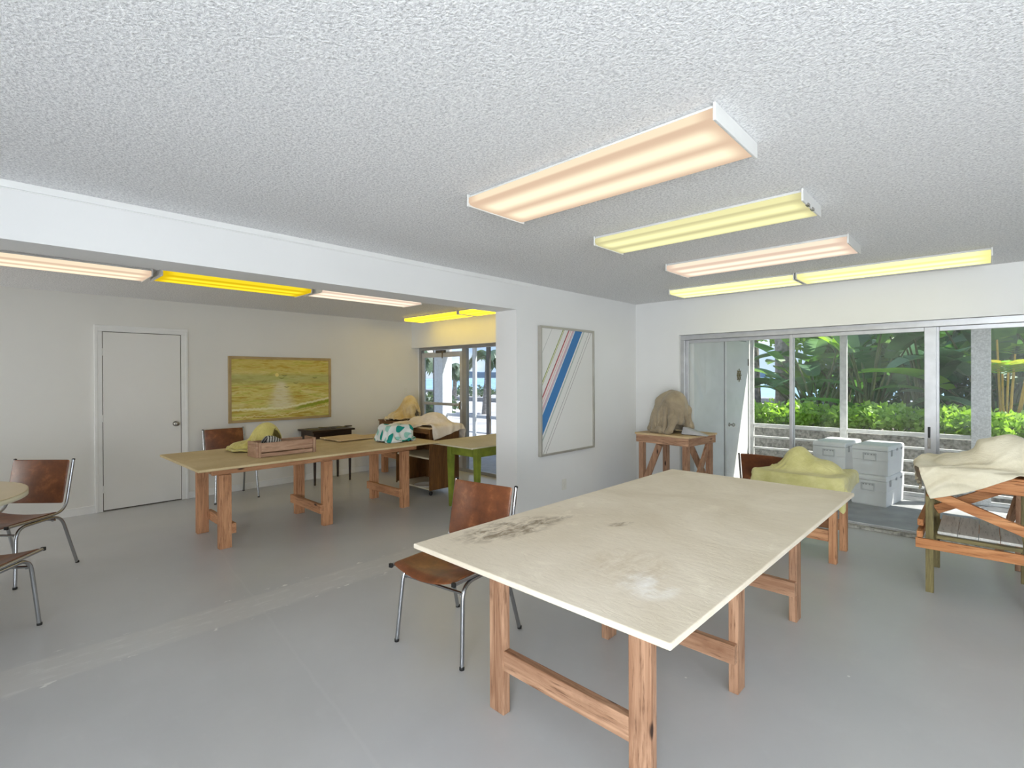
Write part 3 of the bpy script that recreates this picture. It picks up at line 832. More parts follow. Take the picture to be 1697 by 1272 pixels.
# ------------------------------------------------------------------ cloth draping (small position based solver)
def drape(cx, cy, z, w, l, rot, nx, ny, cols, ground, steps=220, seed=1, noise=.004, fr=.55, stiff=.35, grav=.00075, squeeze=None, crumple=.0):
    rs = np.random.RandomState(seed)
    u = np.linspace(-.5, .5, nx); v = np.linspace(-.5, .5, ny)
    U, V = np.meshgrid(u*w, v*l)
    c, s = math.cos(rot), math.sin(rot); U *= 1-crumple; V *= 1-crumple
    P = np.stack([cx + U*c - V*s, cy + U*s + V*c, np.full_like(U, z)], -1)
    P += rs.randn(*P.shape)*noise
    Q = P.copy(); hx, hy = w/(nx-1), l/(ny-1); dg = math.hypot(hx, hy)
    def con(A, B, L, k):
        d = B - A; n = np.sqrt((d*d).sum(-1, keepdims=True)) + 1e-9
        corr = d*((n-L)/n*.5*k); A += corr; B -= corr
    def collide(P, Q):
        for col in cols:
            if col[0] == 'box':
                _, x0, x1, y0, y1, z0, z1 = col
                x0 -= .014; x1 += .014; y0 -= .014; y1 += .014; z1 += .009
                m = (P[..., 0] > x0) & (P[..., 0] < x1) & (P[..., 1] > y0) & (P[..., 1] < y1) & (P[..., 2] > z0) & (P[..., 2] < z1)
                if m.any():
                    p = P[m]
                    dist = np.stack([p[:,0]-x0, x1-p[:,0], p[:,1]-y0, y1-p[:,1], (z1-p[:,2])*.6], -1)
                    k = dist.argmin(-1)
                    for kk, ax, val in ((0,0,x0),(1,0,x1),(2,1,y0),(3,1,y1),(4,2,z1)):
                        sel = k == kk; p[sel, ax] = val
                    P[m] = p; Q[m] += (p - Q[m])*fr
            else:
                _, ox, oy, oz, rx, ry, rz = col
                d = (P - np.array([ox, oy, oz]))/np.array([rx, ry, rz]); r = np.sqrt((d*d).sum(-1))
                m = r < 1
                if m.any():
                    p = np.array([ox, oy, oz]) + d[m]/np.maximum(r[m][:, None], 1e-3)*np.array([rx, ry, rz])
                    P[m] = p; Q[m] += (p - Q[m])*fr
        if ground is not None:
            m = P[..., 2] < ground
            if m.any():
                P[..., 2][m] = ground; Q[m] += (P[m] - Q[m])*.7
    for it in range(steps):
        vel = (P - Q)*.97; Q = P.copy(); P = P + np.clip(vel, -.03, .03); P[..., 2] -= grav
        if squeeze and it < squeeze[5]*steps:
            sx, sy, rx_, ry_, kk = squeeze[:5]
            ex = (P[..., 0]-sx)/rx_; ey = (P[..., 1]-sy)/ry_; rr_ = np.sqrt(ex*ex+ey*ey)+1e-6
            f_ = np.maximum(0, rr_-1)/rr_*kk
            for A_ in (P, Q):
                A_[..., 0] -= ex*rx_*f_; A_[..., 1] -= ey*ry_*f_
        for k in range(6):
            con(P[:, 0:-1:2], P[:, 1::2], hx, 1); con(P[:, 1:-1:2], P[:, 2::2], hx, 1)
            con(P[0:-1:2], P[1::2], hy, 1); con(P[1:-1:2], P[2::2], hy, 1)
            for a in (0, 1):
                for b_ in (0, 1):
                    A = P[a:-1:2, b_:-1:2]; B = P[a+1::2, b_+1::2]; con(A[:B.shape[0], :B.shape[1]], B[:A.shape[0], :A.shape[1]], dg, stiff)
                    A = P[a:-1:2, b_+1::2]; B = P[a+1::2, b_:-1:2]
                    A = A[:B.shape[0], :B.shape[1]]; B = B[:A.shape[0], :A.shape[1]]; con(A, B, dg, stiff)
            for a in (0, 1, 2, 3):
                A = P[:, a:-2:4]; B = P[:, a+2::4]; con(A, B[:, :A.shape[1]], 2*hx, stiff*.35)
                A = P[a:-2:4]; B = P[a+2::4]; con(A, B[:A.shape[0]], 2*hy, stiff*.35)
        collide(P, Q)
    return P
def cloth_obj(name, P, mat, thick=.006, parent=None, sub=1, folds=0.0, freq=5.0, seed=1):
    if folds:
        rs = np.random.RandomState(seed); ny, nx = P.shape[:2]
        V, U = np.mgrid[0:1:ny*1j, 0:1:nx*1j]
        wx = sum(rs.uniform(.3, 1)*np.sin(2*PI*(rs.uniform(-2, 2)*U + rs.uniform(-2, 2)*V + rs.rand())) for _ in range(5))*.09
        D = np.zeros_like(U)
        for k in range(5):
            th = rs.uniform(0, PI); f = freq*rs.uniform(.6, 1.4)
            ph = f*(U*math.cos(th) + V*math.sin(th)) + wx*f*.6 + rs.rand()
            rid = (1 - np.abs(np.sin(PI*ph)))**1.6
            env = .5 + .5*np.sin(2*PI*(rs.uniform(-1.3, 1.3)*U + rs.uniform(-1.3, 1.3)*V + rs.rand()))
            D += rid*env**1.5*rs.uniform(.5, 1)
        du = np.gradient(P, axis=1); dv = np.gradient(P, axis=0); N = np.cross(du, dv)
        N /= np.linalg.norm(N, axis=-1, keepdims=True)+1e-9
        if N[..., 2].mean() < 0: N = -N
        P = P + N*(D*folds)[..., None]
    b = MB(); b.grid(P); o = b.build(name, mat, parent, fix=False)
    ny, nx = P.shape[:2]
    uv = o.data.uv_layers.new(name='UVMap')
    for poly in o.data.polygons:
        for li in poly.loop_indices:
            vi = o.data.loops[li].vertex_index
            uv.data[li].uv = ((vi % nx)/(nx-1), (vi // nx)/(ny-1))
    m = o.modifiers.new('thick', 'SOLIDIFY'); m.thickness = thick; m.offset = 0
    if sub:
        m = o.modifiers.new('sub', 'SUBSURF'); m.levels = 1; m.render_levels = sub
    return o

# cream cloth over the tall right stand; a lumpy form beneath it
P = drape(-.03, 4.86, 1.16, .84, .98, .22, 80, 92, [('box', -.36, .27, 4.455, 5.24, .2, .862), ('ell', .10, 4.80, .86, .20, .20, .22), ('ell', -.14, 4.80, .86, .14, .2, .075)], .3, 300, 3, noise=.006, stiff=.25)
o = cloth_obj('drape_cloth', P, M['cloth_cream'], folds=.028, freq=4.5, seed=4); tag(o, 'cream cloth draped over the tall stand at right', 'cloth', )
# green towel over the low stand
P = drape(-1.15, 4.86, .95, .78, .67, 0.0, 72, 64, [('box', -1.475, -.825, 4.625, 5.175, .2, .676), ('ell', -1.20, 4.92, .68, .13, .12, .195), ('ell', -1.08, 4.92, .66, .22, .15, .13)], .25, 280, 5, stiff=.4, crumple=.06)
o = cloth_obj('towel', P, M['towel_green'], .008, folds=.012, freq=3.0, seed=6); tag(o, 'yellow green towel draped over the low stand near the sliding window', 'towel')
# taupe blanket over a bust on the corner stand
P = drape(-2.575, 5.32, 1.42, .98, .98, .7, 70, 70, [('box', -2.87, -2.21, 5.04, 5.68, .5, .880), ('ell', -2.62, 5.36, 1.0, .18, .16, .28), ('ell', -2.60, 5.35, 1.17, .15, .14, .14), ('ell', -2.52, 5.30, 1.19, .13, .13, .135), ('ell', -2.38, 5.26, .88, .17, .13, .13)], .45, 380, 7, stiff=.2, fr=.3, squeeze=(-2.575, 5.33, .20, .18, .10, .97), crumple=.1, noise=.006)
o = cloth_obj('blanket', P, M['cloth_taupe'], .008, folds=.030, freq=4.0, seed=8); tag(o, 'taupe blanket heaped over a sculpture on the corner stand', 'blanket')
b = MB(); b.add([(-.14, -.03, .004), (.16, -.06, .004), (.14, .05, .004), (-.12, .09, .004), (-.13, 0, .085), (-.10, .06, .08)], [(0,1,4), (1,2,5,4), (2,3,5), (0,4,5,3), (0,3,2,1)])
o = b.build('plastic_sheet', M['sheet_grey'], loc=(-2.26, 5.22, .874), bevel=.008); tag(o, 'grey plastic sheet tucked beside the taupe blanket on the corner stand', 'sheet')
# yellow towel heap on the long tan table
P = drape(-5.42, 1.98, 1.12, .66, .56, .4, 48, 42, [('ell', -5.36, 2.02, .80, .15, .14, .235), ('ell', -5.52, 1.86, .78, .13, .12, .07)], TZ+.012, 300, 9, stiff=.25, fr=.3, squeeze=(-5.44, 1.96, .25, .17, .04, .8), crumple=.08)
o = cloth_obj('towel', P, M['towel_yellow'], .010, folds=.016, freq=3.2, seed=10); tag(o, 'yellow towel heaped over something on the long tan table behind the crate', 'towel')
# check cloth in the crate
P = drape(-4.985, 2.0, TZ+.20, .24, .42, 0.05, 22, 40, [('ell', -4.99, 1.90, TZ+.06, .085, .14, .125), ('ell', -5.02, 2.16, TZ+.06, .05, .05, .19), ('box', -4.90, -4.80, 1.7, 2.4, TZ-.1, TZ+.15), ('box', -5.2, -5.085, 1.7, 2.4, TZ-.1, TZ+.15)], TZ+.05, 160, 11, stiff=.2)
o = cloth_obj('check_cloth', P, M['gingham'], .003); tag(o, 'black and white check cloth inside the wooden crate', 'cloth')
# teal drop cloth bundle
P = drape(-5.00, 3.34, 1.06, .62, .66, .2, 44, 46, [('box', -5.10, -4.90, 3.18, 3.47, .7, .935), ('ell', -5.0, 3.32, .80, .13, .19, .16)], TZ+.009, 300, 13, stiff=.25, fr=.3, squeeze=(-5.0, 3.34, .16, .21, .06, .95), crumple=.1, noise=.006)
o = cloth_obj('printed_cloth', P, M['drops'], .004, folds=.016, freq=4, seed=12); tag(o, 'white cloth with teal drops bundled on the far end of the long tan table', 'cloth')
# stained cream cloth over a bust on the stand behind the cabinet
P = drape(-6.66, 4.62, 1.32, .74, .74, .3, 50, 50, [('box', -7.03, -6.37, 4.34, 4.98, .5, .842), ('ell', -6.62, 4.66, 1.0, .13, .13, .20), ('ell', -6.72, 4.5, .86, .18, .13, .10)], .5, 320, 15, stiff=.2, fr=.3, squeeze=(-6.66, 4.62, .24, .22, .05, .9), crumple=.1)
o = cloth_obj('drape_cloth', P, M['cloth_ochre'], .006, folds=.022, freq=4.5, seed=14); tag(o, 'stained cream cloth over a head shape on the stand behind the cabinet', 'cloth')
# white cloth on top of the cabinet
P = drape(-5.44, 4.14, 1.14, .98, .74, .15, 60, 46, [('box', -5.875, -5.045, 3.865, 4.39, .3, .874), ('ell', -5.36, 4.16, .87, .24, .17, .16), ('ell', -5.6, 4.10, .87, .16, .14, .10)], .5, 300, 17, stiff=.25, crumple=.12, noise=.006)
o = cloth_obj('drape_cloth', P, M['cloth_white'], .006, folds=.018, freq=4.5, seed=16); tag(o, 'off white cloth over a reclining shape on top of the rolling cabinet', 'cloth')

# ------------------------------------------------------------------ pictures and wall plates
def seascape():
    t = NT('seascape_paint'); v = t.coord(); X, Y, Z = t.xyz(v)   # local y right, z up
    st = t.noise(t.coord((1, 1.6, 14)), 1.8, 6, .6, .8)
    col = t.ramp(st, [(.26, rgb(150, 122, 34)), (.40, rgb(190, 168, 70)), (.5, rgb(212, 200, 122)), (.58, rgb(196, 188, 92)), (.68, rgb(166, 172, 70)), (.8, rgb(126, 142, 50))])
    big = t.noise(t.coord((1, 1.1, 4.5)), 2.6, 4, .6, .5)
    col = t.mix(t.math('MULTIPLY', t.step(big, .52, .66), .6), col, rgb(172, 132, 40))
    col = t.mix(t.math('MULTIPLY', t.math('SUBTRACT', 1.0, t.step(big, .34, .46)), .55), col, rgb(222, 214, 156))
    sky = t.step(Z, .14, .28)
    col = t.mix(t.math('MULTIPLY', sky, .3), col, rgb(192, 158, 54))
    grn = t.math('MULTIPLY', t.math('SUBTRACT', 1.0, t.step(t.math('ABSOLUTE', t.math('SUBTRACT', Z, .14)), .03, .10)), .55)
    col = t.mix(grn, col, rgb(158, 166, 110))
    # glitter path below the sun
    wid = t.math('ADD', .05, t.math('MULTIPLY', t.math('SUBTRACT', .14, Z), .36))
    path = t.math('SUBTRACT', 1.0, t.step(t.math('DIVIDE', t.math('ABSOLUTE', t.math('ADD', Y, .03)), t.math('MAXIMUM', wid, .02)), .2, 1.5))
    path = t.math('MULTIPLY', path, t.math('MULTIPLY', t.step(Z, -.33, -.22), t.math('SUBTRACT', 1.0, t.step(Z, .06, .13))))
    pn = t.step(t.noise(t.coord((1, 5, 30)), 2, 4), .3, .6)
    col = t.mix(t.math('MULTIPLY', path, t.math('ADD', .45, t.math('MULTIPLY', pn, .4))), col, rgb(222, 214, 184))
    # breaking wave and foam
    wv = t.math('ADD', -.27, t.math('MULTIPLY', t.math('MAXIMUM', t.math('SUBTRACT', Y, .02), 0.0), .18))
    wob = t.math('MULTIPLY', t.math('SUBTRACT', t.noise(t.coord((1, 9, 1)), 3, 4), .5), .04)
    dz = t.math('SUBTRACT', Z, t.math('ADD', wv, wob))
    foam = t.math('SUBTRACT', 1.0, t.step(t.math('ABSOLUTE', dz), .004, .022))
    col = t.mix(t.math('MULTIPLY', foam, .8), col, rgb(232, 228, 192))
    wave = t.math('MULTIPLY', t.step(Y, .1, .25), t.math('SUBTRACT', 1.0, t.step(t.math('ABSOLUTE', t.math('ADD', dz, .04)), .012, .032)))
    col = t.mix(t.math('MULTIPLY', wave, .85), col, rgb(130, 148, 24))
    foam2 = t.math('SUBTRACT', 1.0, t.step(t.math('ABSOLUTE', t.math('SUBTRACT', t.math('ADD', dz, .10), t.math('MULTIPLY', wob, .6))), .003, .014))
    col = t.mix(t.math('MULTIPLY', foam2, .6), col, rgb(232, 222, 170))
    # sun and small birds
    r = t.math('SQRT', t.math('ADD', t.math('POWER', t.math('ADD', Y, .085), 2.0), t.math('POWER', t.math('SUBTRACT', Z, .195), 2.0)))
    col = t.mix(t.math('SUBTRACT', 1.0, t.step(r, .022, .028)), col, rgb(226, 210, 128))
    for (by, bz) in ((.02, .18), (-.02, .145), (.18, .075), (.05, .02), (.46, .15)):
        q = t.math('ADD', t.math('POWER', t.math('DIVIDE', t.math('SUBTRACT', Y, by), .045), 2.0), t.math('POWER', t.math('DIVIDE', t.math('SUBTRACT', Z, t.math('ADD', bz, t.math('MULTIPLY', t.math('ABSOLUTE', t.math('SUBTRACT', Y, by)), .25))), .007), 2.0))
        col = t.mix(t.math('MULTIPLY', t.math('SUBTRACT', 1.0, t.step(q, .4, 1.0)), .7), col, rgb(84, 84, 30))
    t.bsdf(col, .45, 0, t.bump(st, .25, .003), .4); return t.m
def stripes():
    t = NT('striped_canvas'); v = t.coord(); X, Y, Z = t.xyz(v)  # local y right (away), z up
    s = t.math('ADD', t.math('ADD', Y, .466), t.math('MULTIPLY', t.math('SUBTRACT', .655, Z), .634))
    W = (.74, .735, .71, 1); f = t.math('DIVIDE', s, 1.6)
    L = [(0, W), (.186, (.42, .42, .40, 1)), (.193, W), (.372, rgb(120, 138, 74)), (.382, rgb(226, 222, 190)), (.396, rgb(128, 140, 92)), (.401, W),
         (.47, rgb(132, 32, 42)), (.484, rgb(222, 160, 160)), (.497, W), (.515, rgb(206, 132, 140)), (.523, W), (.546, rgb(220, 160, 166)), (.560, rgb(190, 182, 196)), (.585, W),
         (.600, rgb(66, 122, 178)), (.728, W), (.752, rgb(150, 164, 160)), (.766, rgb(206, 212, 206)), (.776, W), (.860, rgb(132, 128, 126)), (.868, W), (.903, rgb(138, 126, 126)), (.911, W)]
    col = t.ramp(f, [(p/1.6, c) for p, c in L], 'CONSTANT')
    t.bsdf(col, .6, 0, t.bump(t.noise(v, 200, 2), .1, .002), .3); return t.m
def picture(name, x, yc, zc, wy, hz, mat, frame_mat, fw, depth, label):
    root = empty(name, (x, yc, zc)); tag(root, label, 'painting')
    b = MB(); b.box(.004, depth*.6, -wy/2+fw*.5, wy/2-fw*.5, -hz/2+fw*.5, hz/2-fw*.5); b.build('canvas', mat, root)
    b = MB()
    for s in (-1, 1):
        b.box(.002, depth, s*(wy/2-fw/2)-fw/2, s*(wy/2-fw/2)+fw/2, -hz/2, hz/2)
        b.box(.002, depth, -wy/2+fw, wy/2-fw, s*(hz/2-fw/2)-fw/2, s*(hz/2-fw/2)+fw/2)
    b.build('frame', frame_mat, root, bevel=.002)
M['frame_tan'] = plain('tan_frame', rgb(176, 150, 104), .5, var=.1)
M['frame_silver'] = plain('silver_frame', (.50, .48, .43, 1), .4, .6)
picture('seascape_painting', XL, 2.957, 1.345, 1.415, .885, seascape(), M['frame_tan'], .034, .035, 'framed yellow green seascape painting on the left wall')
picture('striped_painting', XP, 4.417, 1.355, .965, 1.345, stripes(), M['frame_silver'], .022, .045, 'tall white painting with diagonal blue and red stripes on the partition')
def plate(name, x, y, z, label, cat, outlet):
    root = empty(name, (x, y, z)); tag(root, label, cat)
    b = MB(); b.box(0, .006, -.037, .037, -.058, .058); b.build('cover_plate', M['ivory'], root, bevel=.003)
    for s in (-1, 1):
        if outlet:
            b = MB(); b.lathe([(.016, 0), (.016, .009), (.012, .010)], 16, (0, 0, s*.02), axis='x'); b.build('socket', M['ivory'], root)
        else:
            b = MB(); b.box(.004, .016, s*.014-.005, s*.014+.005, -.012, .010); b.build('toggle', M['ivory'], root, bevel=.001)
plate('light_switch', XL, 5.02, 1.245, 'light switch plate on the left wall beside the glass door', 'switch', False)
plate('wall_outlet', XP, 4.37, .33, 'white wall outlet on the partition below the striped painting', 'outlet', True)

# ------------------------------------------------------------------ lanai outside
YR = 8.0
b = MB(); b.prism([(-14, YBW+.06), (XP2+.1, YBW+.06), (XP2+.1, YW+.12), (4.5, YW+.12), (4.5, YR+.25), (-14, YR+.25)], 'z', -.2, -.002)
struct(b.build('patio_floor', M['patio']))
b = MB(); b.prism([(-14, YBW+.06), (XP2, YBW+.06), (XP2, YW+.12), (4.5, YW+.12), (4.5, YR+.14), (-14, YR+.14)], 'z', LZ, LZ+.34)
struct(b.build('patio_ceiling', M['ceil2']))
# closet at the left end of the lanai
CX = -2.62
b = MB(); b.box(-3.55, CX, YW+.12, YR+.05, -.002, LZ)
struct(b.build('wall_closet', M['wall']))
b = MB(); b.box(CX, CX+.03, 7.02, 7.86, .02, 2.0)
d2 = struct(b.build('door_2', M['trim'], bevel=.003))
b = MB(); b.lathe([(.028, 0), (.028, .006), (.012, .012), (.012, .04), (.026, .05), (.028, .062), (.018, .074)], 20, (CX+.03, 7.11, .83), axis='x'); b.build('door_knob', M['steel'], d2)
b = MB()
for z in (.3, 1.7): b.tube([(CX+.034, 7.865, z-.05), (CX+.034, 7.865, z+.05)], .009, 8)
b.build('hinge', M['darkpost'], d2)
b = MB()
b.box(CX+.001, CX+.008, 7.005, 7.0195, .02, 2.015); b.box(CX+.001, CX+.008, 7.8605, 7.875, .02, 2.015); b.box(CX+.001, CX+.008, 7.0195, 7.8605, 2.0005, 2.015)  # dark strips painted in as the shaded gap around the slab
b.build('closet_gap_shade', M['alumdark'], d2)
# ship wheel plaque on the closet door
def ship_wheel():
    root = empty('ship_wheel', (CX+.03, 7.48, 1.51)); tag(root, 'small brass coloured ship wheel on the white closet door', 'ornament')
    m = plain('aged_brass', rgb(112, 96, 48), .35, .8)
    b = MB(); n = 32
    pts = [(.008, .062*math.cos(2*PI*k/n), .062*math.sin(2*PI*k/n)) for k in range(n+1)]
    b.tube(pts, .0055, 8, cap=False); b.build('rim', m, root)
    b = MB(); b.lathe([(.014, 0), (.016, .012), (.010, .018)], 16, axis='x'); b.build('hub', m, root)
    for k in range(8):
        a = k*PI/4; b = MB(); c, s = math.cos(a), math.sin(a)
        b.tube([(.008, .012*c, .012*s), (.008, .065*c, .065*s), (.008, .075*c, .075*s), (.008, .095*c, .095*s)], [.0035, .0035, .006, .004], 8); b.build('spoke', m, root)
ship_wheel()
# screen posts and railing
def post(x0, x1, y0, y1, mat, label, z1=LZ):
    b = MB(); b.box(x0, x1, y0, y1, -.002, z1); o = b.build('post', mat, bevel=.004)
    tag(o, label, 'post'); return o
post(-1.445, -1.365, YR-.03, YR+.03, M['post'], 'slim white patio post seen behind the stacked coolers')
post(-.135, .035, YR-.06, YR+.06, M['concrete_post'], 'wide speckled grey patio column above the cream cloth')
post(-2.60, -2.55, YR-.02, YR+.03, M['post'], 'thin white patio post at the edge of the closet wall')
post(1.6, 1.7, YR-.03, YR+.03, M['post'], 'white patio post right of the wide grey column')
def railing(x0, x1, y, zs, mat, label, t=.05):
    root = empty('railing', ((x0+x1)/2, y, 0)); tag(root, label, 'railing')
    L = (x1-x0)/2
    for i, z in enumerate(zs):
        h_ = t if i == 0 else .028
        b = MB(); b.box(-L, L, -.02, .02, z-h_/2, z+h_/2); b.build('rail', mat, root, bevel=.003)
railing(-2.545, -1.45, YR, (.765, .595, .43, .27, .11), M['post'], 'white horizontal patio railing beside the closet')
railing(-1.36, -.14, YR, (.765, .595, .43, .27, .11), M['post'], 'white horizontal patio railing behind the coolers')
railing(.04, 1.595, YR, (.765, .595, .43, .27, .11), M['post'], 'white horizontal patio railing right of the grey column')
b = MB(); b.box(-2.55, 4.4, YR-.04, YR+.04, -.002, .035); struct(b.build('trim_3', M['alum'], bevel=.004))
# posts seen through the back room glass
post(-10.27, -10.11, YR-.05, YR+.1, M['darkpost'], 'dark brown patio column seen through the glass door')
post(-10.09, -9.76, YR-.15, YR+.15, M['post'], 'broad white patio column seen through the glass door')
post(-8.80, -8.70, YR-.03, YR+.03, M['post'], 'thin white patio post seen through the back window')
post(-8.33, -8.23, YR-.03, YR+.03, M['darkpost'], 'thin dark patio post seen through the back window')
railing(-9.75, -8.82, YR, (.57, .20), M['alum'], 'metal patio railing seen through the glass door', .07)
railing(-8.68, -8.35, YR, (.57, .20), M['alum'], 'short metal patio railing between the two thin posts', .07)
railing(-8.21, -4.2, YR, (.57, .20), M['alum'], 'metal patio railing right of the thin dark post', .07)

# coolers: end with the handle faces the camera, hinged long side faces right
def make_cooler():
    root = empty('cooler')
    w, d, h = .205, .36, .36
    b = MB(); vs = []
    rings = [(.0, .93), (.02, .96), (.20, .985), (.205, 1.0), (.33, 1.0)]
    for (z, k) in rings:
        vs += [(-w*k, -d*k, z), (w*k, -d*k, z), (w*k, d*k, z), (-w*k, d*k, z)]
    fs = [(3,2,1,0), tuple(range(16, 20))]
    for r in range(4):
        for i in range(4): fs.append((r*4+i, r*4+(i+1)%4, r*4+4+(i+1)%4, r*4+4+i))
    b.add(vs, fs); b.build('body', M['white_plastic'], root, bevel=.018, seg=3)
    b = MB(); vs = []
    for (z, k) in ((.333, 1.012), (.372, 1.012), (.392, .975), (.398, .94)):
        vs += [(-w*k, -d*k, z), (w*k, -d*k, z), (w*k, d*k, z), (-w*k, d*k, z)]
    fs = [(3,2,1,0), (12,13,14,15)]
    for r in range(3):
        for i in range(4): fs.append((r*4+i, r*4+(i+1)%4, r*4+4+(i+1)%4, r*4+4+i))
    b.add(vs, fs); b.build('lid', M['white_plastic'], root, bevel=.012, seg=3)
    y = -d*.985
    b = MB()
    for (x0, x1, z0, z1) in ((-.078, -.062, .196, .300), (.062, .078, .196, .300), (-.062, .062, .196, .212), (-.062, .062, .288, .300)):
        b.box(x0, x1, y-.018, y-.004, z0, z1)
    b.build('handle', M['cooler_trim'], root, bevel=.003)
    for x in (-.05, -.02, .02, .05):
        b = MB(); b.box(x-.009, x+.009, y-.012, y+.004, .270, .285); b.build('handle_rib', M['grey_plastic'], root, bevel=.002)
    b = MB(); b.box(-.085, .085, y-.006, y+.006, .188, .306); b.build('handle_plate', M['white_plastic'], root, bevel=.004)
    for yy in (.02, .22):
        b = MB(); b.box(w-.002, w+.009, yy-.022, yy+.022, .318, .352); b.build('hinge', M['grey_plastic'], root, bevel=.002)
    b = MB(); b.box(w-.006, w+.008, -.24, -.19, .26, .345); b.build('latch', M['grey_plastic'], root, bevel=.003)
    return root
ck = make_cooler()
def place_cooler(x, y, z, rz, label, first=False, s=1.0):
    c = ck if first else copy_tree(ck)
    c.location = (x, y, z); c.rotation_euler = (0, 0, math.radians(rz)); c.scale = (s, s, s)
    tag(c, label, 'cooler', 'white coolers on the patio'); return c
place_cooler(-.955, 7.38, -.002, -9, 'white cooler at the bottom of the right stack on the patio', True, s=.88)
place_cooler(-.945, 7.385, .3495, -8, 'white cooler on top of the right stack on the patio', s=.86)
place_cooler(-1.375, 7.44, -.002, -7, 'white cooler at the bottom of the left stack, mostly behind the towel', s=.88)
place_cooler(-1.375, 7.435, .3495, -6, 'white cooler on top of the left stack on the patio', s=.86)

# ------------------------------------------------------------------ garden
def ground_mat():
    t = NT('mulch_ground'); v = t.coord()
    f = t.noise(v, 3, 6, .65)
    col = t.ramp(f, [(.3, (.05, .045, .035, 1)), (.5, (.14, .12, .09, 1)), (.7, (.22, .20, .15, 1))])
    t.bsdf(col, .95, 0, t.bump(t.noise(v, 12, 4), .6, .05), .2); return t.m
b = MB(); b.prism([(-7, YR+.25), (14, YR+.25), (14, 34), (-7, 34)], 'z', -.5, -.25)
struct(b.build('ground', ground_mat()))
M['paver'] = plain('pale_pavers', (.40, .38, .36, 1), .8, var=.12, vscale=2, bump=.2, bscale=10)
M['water'] = plain('bay_water', rgb(130, 172, 206), .25, var=.15, vscale=.05)
M['seawall'] = plain('grey_seawall', (.25, .26, .26, 1), .8, var=.2)
b = MB(); b.prism([(-90, YR+.25), (-7, YR+.25), (-7, 34), (-90, 34)], 'z', -.5, -.25)
struct(b.build('terrace', M['paver']))
b = MB(); b.box(-400, 200, 36, 600, -.9, -.6); struct(b.build('water', M['water']))
b = MB(); b.box(-90, 14, 34, 36, -.9, .05); b.box(-90, 14, 24.0, 24.4, -.25, .02)
struct(b.build('seawall', M['seawall']))
b = MB(); rs = np.random.RandomState(5)
top = [(-700 + i*25, 5 + 3*rs.rand() + 2*math.sin(i*.5)) for i in range(41)]
b.prism([(-700, -1)] + top[::1] + [(300, -1)], 'y', 560, 590)
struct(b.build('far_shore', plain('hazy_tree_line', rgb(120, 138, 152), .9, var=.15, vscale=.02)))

M['leaf_dark'] = leafmat('banana_leaf_dark', (.055, .13, .065, 1), (.10, .22, .11, 1), .4)
M['leaf_mid'] = leafmat('banana_leaf_mid', (.08, .20, .05, 1), (.16, .33, .09, 1), .45)
M['leaf_grey'] = leafmat('blue_green_leaf', (.14, .25, .18, 1), (.22, .34, .25, 1), .3)
M['leaf_bright'] = leafmat('sunny_leaf', (.14, .30, .03, 1), (.26, .42, .06, 1), .45)  # yellow-green leaf; among the plants sunlit patches are put into its colour
M['leaf_yellow'] = leafmat('yellowing_leaf', (.35, .28, .04, 1), (.30, .34, .05, 1), .45)
M['hedge'] = leafmat('hedge_leaf', (.20, .34, .05, 1), (.36, .52, .13, 1), .4)
M['palm'] = leafmat('palm_frond', (.05, .09, .055, 1), (.10, .15, .09, 1), .3)
M['stem'] = plain('green_stem', (.12, .15, .05, 1), .6, var=.3)
M['cane'] = plain('yellow_cane', rgb(206, 170, 72), .5, var=.15)
M['trunk'] = plain('grey_trunk', (.30, .27, .24, 1), .9, var=.3, vscale=14, bump=.6, bscale=30)
M['deadleaf'] = plain('dry_leaf', rgb(138, 112, 84), .9, var=.3)

def banana_leaf(b, base, dirv, up, L, W, droop, rng, splits=5, nseg=16):
    """paddle leaf starting at base, along dirv, bending down; a V fold along the midrib; torn edges"""
    d = Vector(dirv).normalized(); p = Vector(base); side = d.cross(Vector(up))
    if side.length < .05: side = Vector((1, 0, 0))
    side.normalize()
    tear = sorted(rng.random() for _ in range(splits))
    rows = []
    for i in range(nseg+1):
        t = i/nseg
        w = W*.5*(math.sin(PI*min(1, t*.92+.08))**.55)*(1 if t < .97 else .25)
        n = side.cross(d).normalized()
        lf = p - side*w + n*w*.28; rt = p + side*w + n*w*.28
        rows.append((lf, p.copy(), rt))
        p = p + d*(L/nseg)
        d = (d + Vector((0, 0, -droop/nseg))).normalized(); side = (side - d*side.dot(d)).normalized()
    for i in range(nseg):
        t0, t1 = i/nseg, (i+1)/nseg
        a, c = rows[i], rows[i+1]
        for s in (0, 2):
            torn = any(t0 <= q < t1 for q in tear)
            e0, e1 = a[s], c[s]
            if torn: e1 = e0 + (e1-e0)*.55 + (a[1]-a[s])*.15
            mid0, mid1 = (a[1]+e0)/2, (c[1]+e1)/2
            b.add([a[1], c[1], mid1, mid0], [(0,1,2,3)], True); b.add([mid0, mid1, e1, e0], [(0,1,2,3)], True)
